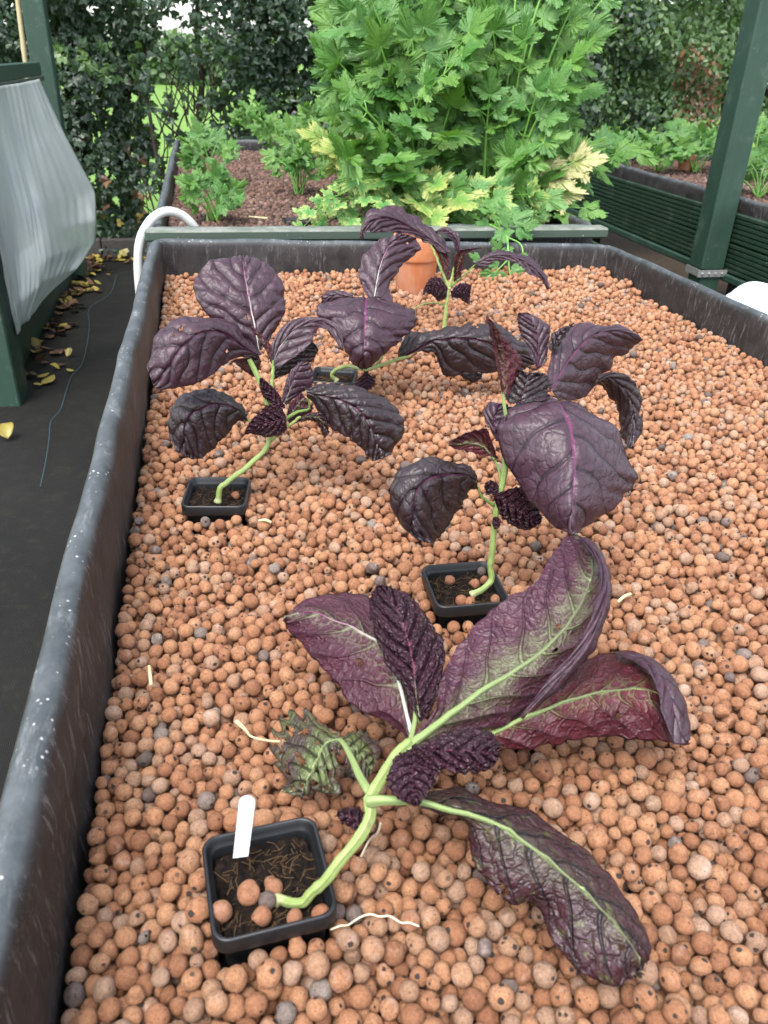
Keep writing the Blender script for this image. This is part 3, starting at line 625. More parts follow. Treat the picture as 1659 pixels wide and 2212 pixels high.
# ------------------------------------------------------------------ potted mustards
make_pot(*POTS[0][:3], POTS[0][3], 'nearest square black pot, with the white tag stuck in its soil', 40)
make_pot(*POTS[1][:3], POTS[1][3], 'square black pot right of centre whose fibrous soil holds an upright curved stem', 41)
make_pot(*POTS[2][:3], POTS[2][3], 'square black pot close to the left rim of the bed', 42)
make_pot(*POTS[3][:3], POTS[3][3], 'farthest small black pot, half hidden behind purple leaves near the centre', 43)
def to3(p, k, ax, v): x, y = k(*p); return at(x, y, ax, v)
def leaf(plant, k, rows, top=True, mat='m_top', ax=1, val=(0, 0), arc=0., cup=(0., 0.), rib='rib_pink', rr=.0011, pet=None, pr=.0022, N=6, puff=.0012, ruf=.0015, tooth=.03, holes=(), seed=0, res=1., under=None, ribto=.92, label=None, crk=0., name='leaf'):
    """rows: base -> tip, each (left px, mid px, right px). val: world coordinate (axis ax) at base and tip."""
    rows = np.array(rows, float); nv = int(64*res); nu = int(41*res)|1; g = np.random.default_rng(seed+int(abs(rows[0, 1, 0]))*7)
    if ax == 2:
        pass
    L, Mi, Rr = [cr_interp(rows[:, i], nv) for i in range(3)]
    v = np.linspace(0, 1, nv); vv = np.asarray(val, float)
    base = np.interp(v, np.linspace(0, 1, len(vv)), vv) if len(vv) == 2 else cr_interp(np.stack([vv, vv], 1), nv)[:, 0]
    base = base+arc*4*v*(1-v); env = np.sin(np.clip(v*1.02, 0, 1)*math.pi)**.5
    u = np.linspace(-1, 1, nu); P = np.zeros((nv, nu, 3))
    tn = 1+tooth*(.6*np.sin(v*nv*.95+g.uniform(0, 6))+.8*snoise(v, v*0, seed+3, 9)+.7*snoise(v, v*0, seed+5, 24))
    tn2 = 1+tooth*(.6*np.sin(v*nv*1.03+g.uniform(0, 6))+.8*snoise(v, v*0, seed+4, 9)+.7*snoise(v, v*0, seed+6, 24))
    for j, uu in enumerate(u):
        a = abs(uu); E_ = L if uu < 0 else Rr; f = a*(1+((tn if uu < 0 else tn2)-1)*a**4)
        px = Mi+(E_-Mi)*f[:, None]; d = base+(cup[0] if uu < 0 else cup[1])*a**1.7*env
        for i in range(nv):
            x, y = k(px[i, 0], px[i, 1]); P[i, j] = at(x, y, ax, d[i])
    du = np.gradient(P, axis=1); dv = np.gradient(P, axis=0); Nn = np.cross(du, dv); Nn /= np.linalg.norm(Nn, axis=2)[..., None]+1e-12
    tocam = CAM-P.reshape(-1, 3).mean(0); fl = (Nn.reshape(-1, 3)@tocam).mean() < 0
    if fl: Nn = -Nn
    Nc = Nn/1.   # towards camera
    # smooth normals so the quilting follows the overall surface
    for _ in range(3):
        Nc[1:-1] = (Nc[:-2]+2*Nc[1:-1]+Nc[2:])/4; Nc[:, 1:-1] = (Nc[:, :-2]+2*Nc[:, 1:-1]+Nc[:, 2:])/4
    Nc /= np.linalg.norm(Nc, axis=2)[..., None]+1e-12
    phx = np.zeros((nv, nu)); phx[:, 1:] = np.cumsum(np.linalg.norm(np.diff(P, axis=1), axis=2), axis=1); phx -= phx[:, nu//2][:, None]
    phy = np.zeros((nv, nu)); sp = np.concatenate([[0], np.cumsum(np.linalg.norm(np.diff(P[:, nu//2], axis=0), axis=1))]); phy[:] = sp[:, None]
    Lm = sp[-1]; Vg, Ug = np.meshgrid(v, u, indexing='ij'); A_ = np.abs(Ug)
    wob = .16*snoise(phx*22, phy*22, seed, 1.)
    t = N*(Vg-.26*A_**1.25)+.42*(Ug > 0)+wob; d = np.abs(t-np.floor(t)-.5)
    sgn = 1. if top else -1.
    q = np.sin(math.pi*np.clip(.5-d, 0, .5))**.5*1.25-.72; q2 = np.exp(-(A_/.07)**2)
    fade = np.clip((1-A_)*4, 0, 1)*np.clip(Vg*6, 0, 1)
    dis = sgn*puff*(q*fade*1.1-1.0*q2)+puff*.22*snoise(phx*60, phy*60, seed+8, 1.)
    if crk: dis = dis+crk*(np.abs(snoise(phx*170, phy*170, seed+9, 1.))-.4)
    dis = dis+ruf*A_**3*(snoise(phy*22, np.sign(Ug)*3., seed+11, 1.)+.6*snoise(phy*70, np.sign(Ug)*2., seed+12, 1.))
    P = P+Nc*dis[..., None]
    F = grid_faces(nu, nv)
    if not fl: pass
    # top surface = shell 1; make winding so that face normals point to the top side
    f0 = F[len(F)//2+nu//4]; V_ = P.reshape(-1, 3); nrm = np.cross(V_[f0[1]]-V_[f0[0]], V_[f0[2]]-V_[f0[0]])
    facing = nrm@Nc.reshape(-1, 3)[f0[0]] > 0
    if facing != top: F = F[:, ::-1]
    if holes:
        cu = Ug.reshape(-1)[F].mean(1); cv = Vg.reshape(-1)[F].mean(1); keep = np.ones(len(F), bool)
        for hu, hv, ru, rv in holes:
            an = np.arctan2((cv-hv)/rv, (cu-hu)/ru); keep &= (((cu-hu)/ru)**2+((cv-hv)/rv)**2) > (1+.35*np.sin(an*3+hu*9)+.2*np.sin(an*7+hv*20))**2
        F = F[keep]
    uvm = np.stack([Ug, Vg], -1).reshape(-1, 2); ph = np.stack([phx, phy], -1).reshape(-1, 2)
    topm, undm = (mat, under or 'm_under') if top else ('m_top', mat)
    o = mk(name, V_, [F], [M[topm], M[undm]], plant, uv={'UVMap': uvm, 'phys': ph}, attr={'lat': np.full(len(V_), float(N)), 'wob': wob.reshape(-1)})
    md = o.modifiers.new('thickness', 'SOLIDIFY'); md.thickness = .0005; md.offset = -1 if True else 0; md.material_offset = 1; md.material_offset_rim = 0
    if label: o['label'] = label
    if rr <= 0: return o
    mid = P[:, nu//2]; m_n = Nc[:, nu//2]; n_end = int(nv*ribto); ri = np.linspace(0, n_end-1, 26).astype(int)
    C_ = mid[ri]+m_n[ri]*(-.0001 if top else .0004)
    rad = (np.linspace(1, .18, len(C_))**1.1)*rr*(.65 if top else .85)
    if pet:
        pp = [to3(p[:2], k, ax, p[2]) for p in pet]+[C_[0], C_[3]]; pp = cr_interp(pp, 16); rp = np.linspace(pr, rr*.75, 16)
        pm = rib if rib in ('rib_green', 'rib_white') else 'stem_dk'
        if pm != 'rib_green': MB().tube(pp, rp, 10).build('petiole', M[pm], o); b = MB().tube(C_, rad, 8)
        else: b = MB().tube(np.vstack([pp[:-4], C_[1:]]), np.concatenate([rp[:-4], rad[1:]]), 10)
    else: b = MB().tube(C_, rad, 8)
    b.build('midrib', M[rib], o)
    return o
def stem(plant, k, pts, r0, r1, ax=1, mat='stem', name='stem', n=40, nodes=True):
    n = n*2; P = cr_interp([to3(p[:2], k, ax, p[2]) for p in pts], n); R_ = np.linspace(r0, r1, n)*.88
    if nodes:
        q = np.arange(n); R_ = R_*(1+.03*np.sin(q*.45)+.035*np.sin(q*1.3)+.13*np.exp(-((q % 17-8)/.9)**2)); R_[:5] *= np.array([1.5, 1.35, 1.2, 1.1, 1.05])
    P = P+.0003*np.sin(np.arange(n)[:, None]*np.array([.5, .37, .61]))
    return MB().tube(P, R_, 14).build(name, M[mat], plant)
GM = 'purple leaved mustards in small pots'
# --- A: nearest plant, leaning out of the tagged pot; heights above the pebbles (ax=2)
pa = empty('mustard_plant', tuple(to3((1380, 690), k7, 2, .028)), 'nearest purple mustard, sprawling over the pebbles with its thick pale stem and green midribs showing', 'mustard plant', GM)
stem(pa, k0, [(597, 1944, .026), (622, 1948, .027), (650, 1950, .030), (672, 1932, .036), (704, 1898, .045), (742, 1853, .055), (782, 1800, .064), (799, 1765, .069), (799, 1735, .072), (812, 1700, .076), (850, 1645, .081), (885, 1605, .085)], .0031, .0046, 2)
stem(pa, k0, [(560, 1938, .0255), (575, 1941, .026), (598, 1944, .026), (618, 1948, .026)], .0022, .0026, 2, 'root', 'root', 14, False)
leaf(pa, k6, [[(575, 765), (590, 772), (605, 700)], [(510, 700), (560, 640), (600, 600)], [(380, 640), (520, 510), (560, 450)], [(300, 540), (460, 410), (490, 330)], [(245, 480), (390, 365), (420, 235)], [(180, 410), (300, 325), (300, 228)], [(138, 362), (200, 295), (190, 252)], [(115, 325), (114, 318), (118, 306)]],
     top=False, mat='m_under', ax=2, val=(.080, .095, .082), cup=(-.022, -.004), rib='rib_white', rr=.0016, N=5, seed=1, tooth=.02, holes=((-.45, .42, .05, .022),), puff=.0016)
leaf(pa, k6, [[(590, 650), (618, 700), (650, 670)], [(555, 570), (605, 620), (690, 590)], [(510, 520), (598, 520), (706, 480)], [(478, 450), (585, 430), (698, 390)], [(448, 370), (565, 360), (662, 325)], [(432, 290), (540, 290), (610, 262)], [(436, 225), (510, 235), (555, 214)], [(462, 192), (485, 192), (508, 196)]],
     top=True, mat='m_young', ax=2, val=(.088, .120, .128), cup=(-.012, -.006), rib='rib_green', rr=.0009, N=7, seed=2, tooth=.03, puff=.0016, ribto=.4, crk=.0007, pet=[(582, 772, .082), (600, 690, .086), (603, 650, .088)], pr=.0019)
A3 = leaf(pa, k6, [[(590, 760), (600, 776), (640, 790)], [(672, 650), (710, 690), (760, 742)], [(700, 525), (830, 600), (905, 716)], [(760, 420), (950, 525), (1000, 650)], [(850, 310), (1060, 450), (1120, 570)], [(945, 238), (1150, 360), (1225, 465)], [(1035, 190), (1215, 260), (1300, 320)], [(1100, 90), (1252, 150), (1322, 190)], [(1135, 40), (1245, 60), (1300, 100)], [(1165, 4), (1190, 5), (1215, 10)]],
     top=False, mat='m_underg', ax=2, val=(.084, .095, .112, .130, .128), cup=(.006, -.030), rib='rib_green', rr=.0030, pet=[(560, 812, .083), (580, 795, .084)], pr=.0038, N=8, seed=3, tooth=.018, ribto=.85, puff=.0016, res=1.25, holes=((-.1, .56, .03, .011), (.2, .5, .035, .010)))
A4 = leaf(pa, k6, [[(905, 735), (890, 747), (895, 775)], [(1010, 640), (1000, 692), (980, 800)], [(1110, 545), (1120, 642), (1090, 778)], [(1230, 470), (1240, 602), (1200, 757)], [(1330, 437), (1350, 583), (1320, 752)], [(1430, 450), (1440, 580), (1430, 760)], [(1520, 510), (1500, 605), (1525, 768)], [(1585, 610), (1555, 680), (1570, 780)], [(1618, 735), (1612, 750), (1612, 782)]],
     top=False, mat='m_underred', ax=2, val=(.062, .075, .076, .070, .040), cup=(-.012, -.025), rib='rib_green', rr=.0020, N=7, seed=4, tooth=.015, ribto=.78, puff=.0014, pet=[(760, 790, .068), (830, 765, .066)], pr=.0026, holes=((.55, .52, .06, .02),))
leaf(pa, k6, [[(590, 782), (585, 790), (590, 800)], [(640, 770), (640, 795), (630, 840)], [(700, 740), (710, 798), (690, 872)], [(790, 716), (790, 800), (780, 888)], [(860, 730), (850, 805), (850, 888)], [(900, 765), (890, 805), (890, 860)], [(915, 795), (916, 803), (913, 815)]],
     top=True, mat='m_young', ax=2, val=(.092, .105, .100), cup=(-.008, -.012), rib='rib_dark', rr=.0009, N=7, seed=5, tooth=.05, puff=.0016, crk=.0007)
leaf(pa, k6, [[(592, 800), (600, 808), (612, 820)], [(540, 815), (592, 860), (660, 850)], [(500, 880), (590, 900), (682, 880)], [(502, 940), (592, 940), (672, 930)], [(540, 985), (595, 975), (650, 970)], [(590, 1004), (600, 1004), (612, 1002)]],
     top=True, mat='m_young', ax=2, val=(.092, .095), cup=(-.006, -.004), rib='rib_dark', rr=.0009, N=6, seed=6, tooth=.06, puff=.0012, crk=.0007)
leaf(pa, k6, [[(305, 735), (312, 757), (325, 790)], [(235, 690), (265, 775), (322, 850)], [(140, 680), (240, 828), (325, 920)], [(90, 735), (215, 880), (300, 948)], [(86, 830), (195, 920), (255, 960)], [(120, 905), (180, 955), (215, 972)], [(105, 955), (165, 972), (185, 976)]],
     top=True, mat='m_holey', ax=2, val=(.062, .052, .040), cup=(-.016, -.012), rib='rib_green', rr=.0013, N=6, seed=7, tooth=.15, puff=.0012, crk=.0006, ruf=.003, ribto=.8, pet=[(430, 955, .074), (395, 895, .070), (370, 840, .068), (338, 780, .065)], pr=.0028,
     holes=((.55, .35, .10, .04), (-.3, .5, .12, .035), (.35, .6, .14, .05), (-.6, .7, .10, .05), (.7, .8, .15, .06), (-.2, .25, .08, .03), (.75, .55, .10, .035), (-.75, .4, .09, .03), (-.1, .75, .10, .03), (.5, .15, .1, .03), (-.5, .12, .07, .03), (.15, .45, .07, .03), (-.85, .55, .12, .05), (.9, .3, .12, .05), (-.45, .88, .14, .04), (.3, .9, .12, .03), (-.6, .3, .06, .05), (.75, .68, .07, .02)), label='ragged greenish leaf eaten into holes')
leaf(pa, k6, [[(318, 745), (325, 765), (335, 790)], [(370, 728), (370, 790), (345, 850)], [(430, 742), (405, 820), (370, 890)], [(466, 790), (430, 850), (395, 915)], [(455, 850), (440, 880), (420, 915)]],
     top=True, mat='m_holey', ax=2, val=(.062, .058), cup=(-.010, -.008), rib='rib_dark', rr=.0007, N=5, seed=8, tooth=.10, puff=.0012, crk=.0006, ruf=.003, holes=((.4, .5, .1, .06), (-.5, .7, .1, .05)))
leaf(pa, k8, [[(235, 150), (235, 190), (235, 203)], [(380, 118), (380, 228), (405, 245)], [(530, 185), (520, 270), (430, 350)], [(680, 225), (640, 345), (490, 500)], [(820, 320), (760, 435), (600, 598)], [(950, 420), (880, 540), (705, 620)], [(1060, 550), (990, 650), (790, 770)], [(1140, 690), (1080, 760), (900, 892)], [(1168, 800), (1120, 835), (1020, 925)], [(1140, 862), (1125, 880), (1095, 915)]],
     top=False, mat='m_old', ax=2, val=(.075, .072, .060, .048, .034), cup=(-.022, -.020), rib='rib_green', rr=.0021, N=7, seed=9, tooth=.02, puff=.002, crk=.0008, pet=[(15, 180, .076), (60, 175, .078), (140, 176, .078)], pr=.0036, ribto=.93, holes=((.15, .78, .04, .010), (-.1, .86, .04, .012), (.9, .40, .1, .018)), label='long drooping leaf with green blotches on the pebbles')
leaf(pa, k7, [[(1640, 330), (1655, 320), (1665, 300)], [(1600, 325), (1610, 270), (1640, 225)], [(1555, 300), (1570, 260), (1580, 222)], [(1528, 262), (1530, 255), (1535, 245)]],
     top=True, mat='m_young', ax=2, val=(.062, .055), cup=(-.003, -.003), rib='rib_dark', rr=.0006, N=4, seed=10, tooth=.05, puff=.001, crk=.001, res=.6)
leaf(A3, k6, [[(1205, 16), (1200, 8), (1196, 2)], [(1262, 92), (1268, 70), (1276, 50)], [(1286, 160), (1308, 165), (1324, 190)], [(1266, 270), (1294, 280), (1306, 320)], [(1208, 400), (1226, 420), (1244, 450)], [(1105, 525), (1115, 545), (1124, 575)], [(990, 676), (991, 680), (992, 684)]],
     top=True, mat='m_top', ax=2, val=(.136, .146, .140, .118, .088), cup=(.001, -.012), rr=0, N=5, seed=14, tooth=.02, puff=.0014, ruf=.001, name='curled_edge')
leaf(A4, k6, [[(1332, 441), (1334, 439), (1336, 436)], [(1440, 492), (1448, 468), (1452, 446)], [(1500, 578), (1525, 550), (1545, 524)], [(1520, 680), (1562, 655), (1604, 640)], [(1552, 778), (1590, 782), (1622, 760)]],
     top=True, mat='m_top', ax=2, val=(.074, .082, .078, .060), cup=(.001, -.008), rr=0, N=4, seed=15, tooth=.02, puff=.0012, ruf=.001, name='curled_edge')
# --- B: right-hand upright plant (ax=1, distance plane)
pb = empty('mustard_plant', tuple(to3((690, 1540), k5, 2, .022)), 'upright purple mustard right of centre with one big smooth leaf hanging forward', 'mustard plant', GM)
stem(pb, k5, [(664, 1548, .566), (700, 1530, .566), (735, 1505, .570), (762, 1465, .573), (757, 1400, .576), (766, 1310, .578), (778, 1200, .580), (786, 1110, .581), (808, 1030, .583), (826, 940, .585), (836, 850, .588), (850, 740, .592), (900, 640, .60), (960, 560, .605)], .0030, .0036)
leaf(pb, k5, [[(1040, 562), (1092, 592), (1150, 590)], [(900, 590), (1118, 632), (1260, 640)], [(800, 690), (1152, 712), (1372, 735)], [(805, 850), (1168, 800), (1432, 850)], [(895, 975), (1175, 900), (1486, 975)], [(930, 1080), (1170, 1000), (1412, 1060)], [(1000, 1140), (1165, 1090), (1345, 1130)], [(1075, 1200), (1158, 1180), (1250, 1205)], [(1145, 1250), (1156, 1256), (1172, 1252)]],
     top=True, mat='m_top', ax=1, val=(.600, .560, .530, .505, .495), cup=(.032, .030), rib='rib_pink', rr=.0008, N=5, seed=21, tooth=.012, puff=.0016, ruf=.002, res=1.3)
leaf(pb, k5, [[(765, 745), (790, 790), (830, 800)], [(722, 660), (775, 710), (830, 720)], [(745, 600), (790, 650), (840, 670)], [(825, 600), (850, 620), (880, 630)]],
     top=True, mat='m_top', ax=1, val=(.585, .60), cup=(.010, -.008), rib='rib_dark', rr=.0006, N=4, seed=22, tooth=.04, puff=.0016)
leaf(pb, k5, [[(1022, 510), (1057, 536), (1090, 585)], [(1048, 405), (1105, 455), (1180, 590)], [(1072, 290), (1160, 375), (1240, 548)], [(1115, 240), (1220, 305), (1320, 460)], [(1230, 215), (1290, 260), (1370, 390)], [(1370, 220), (1370, 248), (1432, 350)], [(1465, 250), (1445, 262), (1482, 315)], [(1504, 290), (1502, 294), (1503, 298)]],
     top=True, mat='m_top', ax=1, val=(.612, .650, .672, .680), cup=(.012, .018), rib='rib_pink', rr=.0012, N=7, seed=23, tooth=.02, puff=.0014, ruf=.002)
leaf(pb, k5, [[(1295, 462), (1285, 490), (1272, 512)], [(1372, 446), (1350, 482), (1312, 530)], [(1450, 490), (1410, 532), (1362, 600)], [(1500, 570), (1452, 600), (1392, 680)], [(1511, 660), (1462, 680), (1397, 740)], [(1492, 760), (1455, 760), (1412, 792)], [(1450, 826), (1445, 822), (1436, 822)]],
     top=True, mat='m_topdark', ax=1, val=(.655, .665, .655, .64), cup=(.006, .014), rib='rib_dark', rr=.0007, N=6, seed=24, tooth=.04, puff=.0016, ruf=.0025, holes=((-.75, .62, .12, .05),))
leaf(pb, k5, [[(812, 540), (822, 560), (850, 560)], [(790, 450), (815, 480), (890, 480)], [(775, 370), (805, 410), (906, 405)], [(765, 290), (790, 330), (870, 330)], [(750, 220), (768, 250), (812, 265)], [(738, 174), (742, 176), (748, 182)]],
     top=True, mat='m_underred', ax=1, val=(.592, .600, .585), cup=(-.012, .010), rib='rib_green', rr=.0012, N=7, seed=25, tooth=.04, puff=.0014, crk=.0007, pet=[(838, 700, .590), (825, 620, .591)], pr=.0018)
leaf(pb, k5, [[(845, 608), (905, 605), (1040, 575)], [(832, 545), (920, 550), (1052, 525)], [(855, 480), (935, 500), (1030, 475)], [(895, 436), (945, 455), (990, 450)]],
     top=True, mat='m_topdark', ax=1, val=(.590, .60), cup=(.012, .010), rib='rib_dark', rr=.0006, N=5, seed=26, tooth=.08, puff=.001, crk=.0016, ruf=.003)
leaf(pb, k5, [[(965, 380), (990, 435), (1028, 410)], [(935, 315), (995, 345), (1042, 320)], [(905, 262), (990, 265), (1048, 240)], [(890, 205), (960, 205), (1010, 192)], [(893, 158), (905, 158), (940, 158)]],
     top=True, mat='m_top', ax=1, val=(.640, .655), cup=(.008, .008), rib='rib_pink', rr=.0007, N=6, seed=27, tooth=.05, puff=.0012, crk=.0006)
leaf(pb, k5, [[(1040, 330), (1062, 350), (1090, 330)], [(1055, 262), (1092, 280), (1130, 275)], [(1085, 240), (1115, 248), (1150, 245)], [(1130, 225), (1150, 220), (1166, 208)]],
     top=True, mat='m_topdark', ax=1, val=(.640, .64), cup=(.006, .006), rib='rib_dark', rr=.0005, N=4, seed=28, tooth=.10, puff=.001, crk=.002, ruf=.003, res=.7)
leaf(pb, k5, [[(692, 955), (692, 990), (690, 1032)], [(640, 908), (640, 960), (655, 1040)], [(560, 905), (570, 955), (640, 1070)], [(480, 866), (490, 965), (612, 1115)], [(380, 890), (420, 1000), (575, 1160)], [(290, 950), (390, 1070), (545, 1210)], [(257, 1060), (382, 1150), (512, 1250)], [(300, 1190), (400, 1220), (488, 1278)], [(395, 1275), (440, 1290), (465, 1293)]],
     top=True, mat='m_topdark', ax=1, val=(.575, .560, .545, .535, .53), cup=(.022, .016), rib='rib_pink', rr=.0007, N=5, seed=29, tooth=.012, puff=.0022, ruf=.0015, crk=.0003, pet=[(772, 1108, .580), (735, 1080, .578), (705, 1050, .577)], pr=.0016)
leaf(pb, k5, [[(785, 860), (785, 880), (795, 870)], [(758, 790), (757, 850), (780, 862)], [(738, 730), (715, 812), (705, 862)], [(680, 735), (650, 798), (640, 838)], [(600, 765), (600, 805), (598, 832)], [(552, 792), (549, 803), (552, 812)]],
     top=False, mat='m_underred', ax=1, val=(.590, .600), cup=(-.006, -.004), rib='rib_green', rr=.0011, N=7, seed=30, tooth=.04, puff=.001, pet=[(806, 985, .585), (798, 930, .587)], pr=.0014, ribto=.75)
leaf(pb, k5, [[(782, 1052), (775, 1060), (776, 1080)], [(860, 1022), (850, 1100), (800, 1150)], [(935, 1020), (920, 1150), (860, 1210)], [(985, 1110), (970, 1180), (940, 1238)], [(1012, 1170), (1004, 1195), (998, 1204)]],
     top=True, mat='m_young', ax=1, val=(.575, .570), cup=(.006, .004), rib='rib_dark', rr=.0007, N=7, seed=31, tooth=.05, puff=.0010, crk=.0006)
leaf(pb, k5, [[(795, 1050), (790, 1060), (780, 1062)], [(795, 1000), (762, 1020), (738, 1040)], [(760, 982), (740, 990), (726, 1008)]],
     top=True, mat='m_young', ax=1, val=(.576, .575), cup=(.003, .003), rib='rib_dark', rr=.0005, N=3, seed=32, tooth=.1, puff=.0006, crk=.001, res=.5)
leaf(pb, k5, [[(775, 1225), (790, 1222), (800, 1215)], [(763, 1190), (785, 1195), (810, 1185)], [(772, 1164), (785, 1164), (795, 1166)]],
     top=True, mat='m_young', ax=1, val=(.572, .572), cup=(.002, .002), rib='rib_dark', rr=.0004, N=3, seed=33, tooth=.1, puff=.0006, res=.5)
# --- C: left-hand plant
pc = empty('mustard_plant', tuple(to3((568, 1560), k4, 2, .018)), 'purple mustard beside the left rim, broad dark leaves on a kinked green stem', 'mustard plant', GM)
stem(pc, k4, [(566, 1566, .780), (572, 1530, .781), (582, 1485, .783), (615, 1462, .786), (680, 1410, .790), (750, 1355, .793), (812, 1295, .796), (842, 1235, .799), (848, 1160, .801), (838, 1060, .804), (815, 980, .806), (785, 900, .810), (735, 800, .815)], .0034, .0030)
stem(pc, k4, [(838, 1060, .804), (850, 980, .808), (860, 900, .812), (862, 830, .816), (850, 780, .82)], .0026, .0018)
stem(pc, k4, [(845, 1245, .799), (885, 1210, .797), (945, 1160, .795), (1010, 1108, .795)], .0022, .0016)
leaf(pc, k4, [[(720, 775), (790, 752), (805, 745)], [(650, 690), (775, 668), (845, 690)], [(510, 560), (758, 580), (905, 600)], [(440, 440), (738, 480), (935, 500)], [(452, 345), (722, 395), (915, 400)], [(520, 278), (710, 325), (862, 312)], [(610, 246), (702, 265), (795, 262)], [(665, 246), (698, 245), (735, 248)]],
     top=True, mat='m_top', ax=1, val=(.820, .840, .868, .895), cup=(.004, .012), arc=-.008, rib='rib_white', rr=.0016, N=6, seed=41, tooth=.010, puff=.0024, ruf=.003, ribto=.9, res=1.2, holes=((-.12, .30, .045, .022),))
leaf(pc, k4, [[(805, 770), (790, 782), (785, 795)], [(720, 685), (705, 735), (700, 785)], [(640, 602), (610, 665), (630, 808)], [(520, 574), (510, 650), (560, 862)], [(400, 580), (425, 690), (500, 905)], [(290, 610), (345, 775), (430, 938)], [(215, 710), (280, 875), (340, 958)], [(190, 860), (220, 935), (240, 960)]],
     top=True, mat='m_top', ax=1, val=(.815, .795, .765, .750, .745), cup=(.030, .004), rib='rib_pink', rr=.0010, N=6, seed=42, tooth=.012, puff=.0022, ruf=.002, res=1.2, holes=((-.62, .62, .05, .02), (-.55, .68, .05, .014), (.62, .30, .055, .022)), ribto=.8)
leaf(pc, k4, [[(790, 785), (795, 800), (800, 810)], [(720, 790), (745, 830), (775, 890)], [(660, 800), (690, 830), (740, 880)], [(640, 808), (655, 815), (675, 830)]],
     top=False, mat='m_underred', ax=1, val=(.822, .810), cup=(.002, .002), rib='rib_dark', rr=.0006, N=4, seed=43, tooth=.03, puff=.001, res=.7)
leaf(pc, k4, [[(845, 800), (860, 832), (882, 850)], [(868, 690), (895, 745), (960, 800)], [(930, 612), (960, 660), (1040, 740)], [(1020, 576), (1040, 612), (1090, 672)], [(1110, 572), (1115, 595), (1112, 630)], [(1190, 600), (1180, 625), (1168, 645)], [(1235, 672), (1225, 695), (1206, 702)], [(1245, 752), (1240, 750), (1233, 752)]],
     top=True, mat='m_top', ax=1, val=(.815, .830, .835, .815, .80), cup=(.006, -.010), rib='rib_white', rr=.0012, N=7, seed=44, tooth=.025, puff=.0014, ribto=.6)
leaf(pc, k4, [[(850, 850), (852, 885), (860, 915)], [(920, 775), (925, 820), (950, 870)], [(990, 725), (1000, 765), (1060, 820)], [(1045, 702), (1060, 725), (1102, 762)], [(1075, 705), (1088, 718), (1104, 740)]],
     top=True, mat='m_topdark', ax=1, val=(.828, .835), cup=(.008, .004), rib='rib_dark', rr=.0008, N=7, seed=45, tooth=.05, puff=.001, crk=.0012)
leaf(pc, k4, [[(912, 1020), (925, 1036), (937, 1046)], [(930, 925), (952, 968), (1010, 990)], [(955, 862), (978, 890), (1066, 940)], [(992, 828), (1008, 838), (1073, 870)], [(1030, 806), (1042, 808), (1055, 815)]],
     top=True, mat='m_top', ax=1, val=(.806, .815), cup=(.006, .004), rib='rib_white', rr=.0010, N=6, seed=46, tooth=.04, puff=.001, crk=.0008, ribto=.65)
leaf(pc, k4, [[(1040, 955), (1045, 978), (1045, 1000)], [(1130, 935), (1130, 1000), (1100, 1080)], [(1250, 940), (1220, 1020), (1160, 1150)], [(1380, 966), (1300, 1060), (1225, 1190)], [(1480, 1015), (1360, 1120), (1275, 1225)], [(1550, 1110), (1405, 1200), (1315, 1265)], [(1562, 1210), (1430, 1275), (1365, 1310)], [(1490, 1318), (1430, 1340), (1395, 1345)]],
     top=True, mat='m_topdark', ax=1, val=(.800, .790, .775, .765, .76), cup=(.024, .008), rib='rib_dark', rr=.0007, N=7, seed=47, tooth=.012, puff=.0022, ruf=.003, crk=.0002, res=1.2, pet=[(915, 1135, .800), (950, 1108, .800), (1000, 1080, .802), (1060, 1062, .802)], pr=.0023)
leaf(pc, k4, [[(726, 1088), (722, 1110), (728, 1135)], [(680, 1030), (655, 1062), (680, 1135)], [(600, 984), (565, 1042), (632, 1178)], [(500, 954), (480, 1068), (595, 1225)], [(398, 972), (415, 1110), (568, 1262)], [(328, 1045), (390, 1185), (520, 1302)], [(302, 1170), (392, 1265), (478, 1328)], [(342, 1292), (408, 1328), (436, 1338)]],
     top=True, mat='m_topdark', ax=1, val=(.795, .785, .770, .762, .76), cup=(.022, .010), rib='rib_pink', rr=.0007, N=6, seed=48, tooth=.012, puff=.0024, crk=.0003, ruf=.002, pet=[(845, 1180, .800), (790, 1155, .798), (740, 1135, .796)], pr=.0018, res=1.15)
leaf(pc, k4, [[(905, 1048), (935, 1110), (938, 1180)], [(835, 1045), (880, 1132), (885, 1216)], [(788, 1085), (810, 1150), (800, 1212)], [(742, 1130), (755, 1175), (745, 1205)], [(712, 1188), (712, 1196), (716, 1200)]],
     top=True, mat='m_young', ax=1, val=(.786, .780), cup=(.005, .005), rib='rib_dark', rr=.0006, N=7, seed=49, tooth=.04, puff=.001, crk=.0007)
leaf(pc, k4, [[(930, 1062), (905, 1060), (880, 1056)], [(893, 985), (855, 990), (822, 1012)], [(842, 930), (815, 935), (793, 960)], [(805, 897), (798, 899), (790, 903)]],
     top=True, mat='m_young', ax=1, val=(.790, .792), cup=(.003, .003), rib='rib_dark', rr=.0006, N=6, seed=50, tooth=.05, puff=.001, crk=.0008)
leaf(pc, k4, [[(1010, 1108), (1012, 1118), (1010, 1138)], [(1070, 1084), (1070, 1104), (1060, 1132)], [(1145, 1108), (1125, 1130), (1108, 1160)], [(1168, 1190), (1152, 1210), (1138, 1224)]],
     top=True, mat='m_old', ax=1, val=(.795, .790), cup=(.006, .004), rib='rib_green', rr=.0008, N=5, seed=51, tooth=.07, puff=.001, crk=.001)
leaf(pc, k4, [[(936, 1090), (940, 1120), (955, 1150)], [(960, 1030), (985, 1060), (1030, 1120)], [(1015, 978), (1035, 1000), (1082, 1062)]],
     top=False, mat='m_under', ax=1, val=(.803, .805), cup=(.002, .002), rib='rib_dark', rr=.0006, N=4, seed=52, tooth=.03, puff=.001, res=.7)
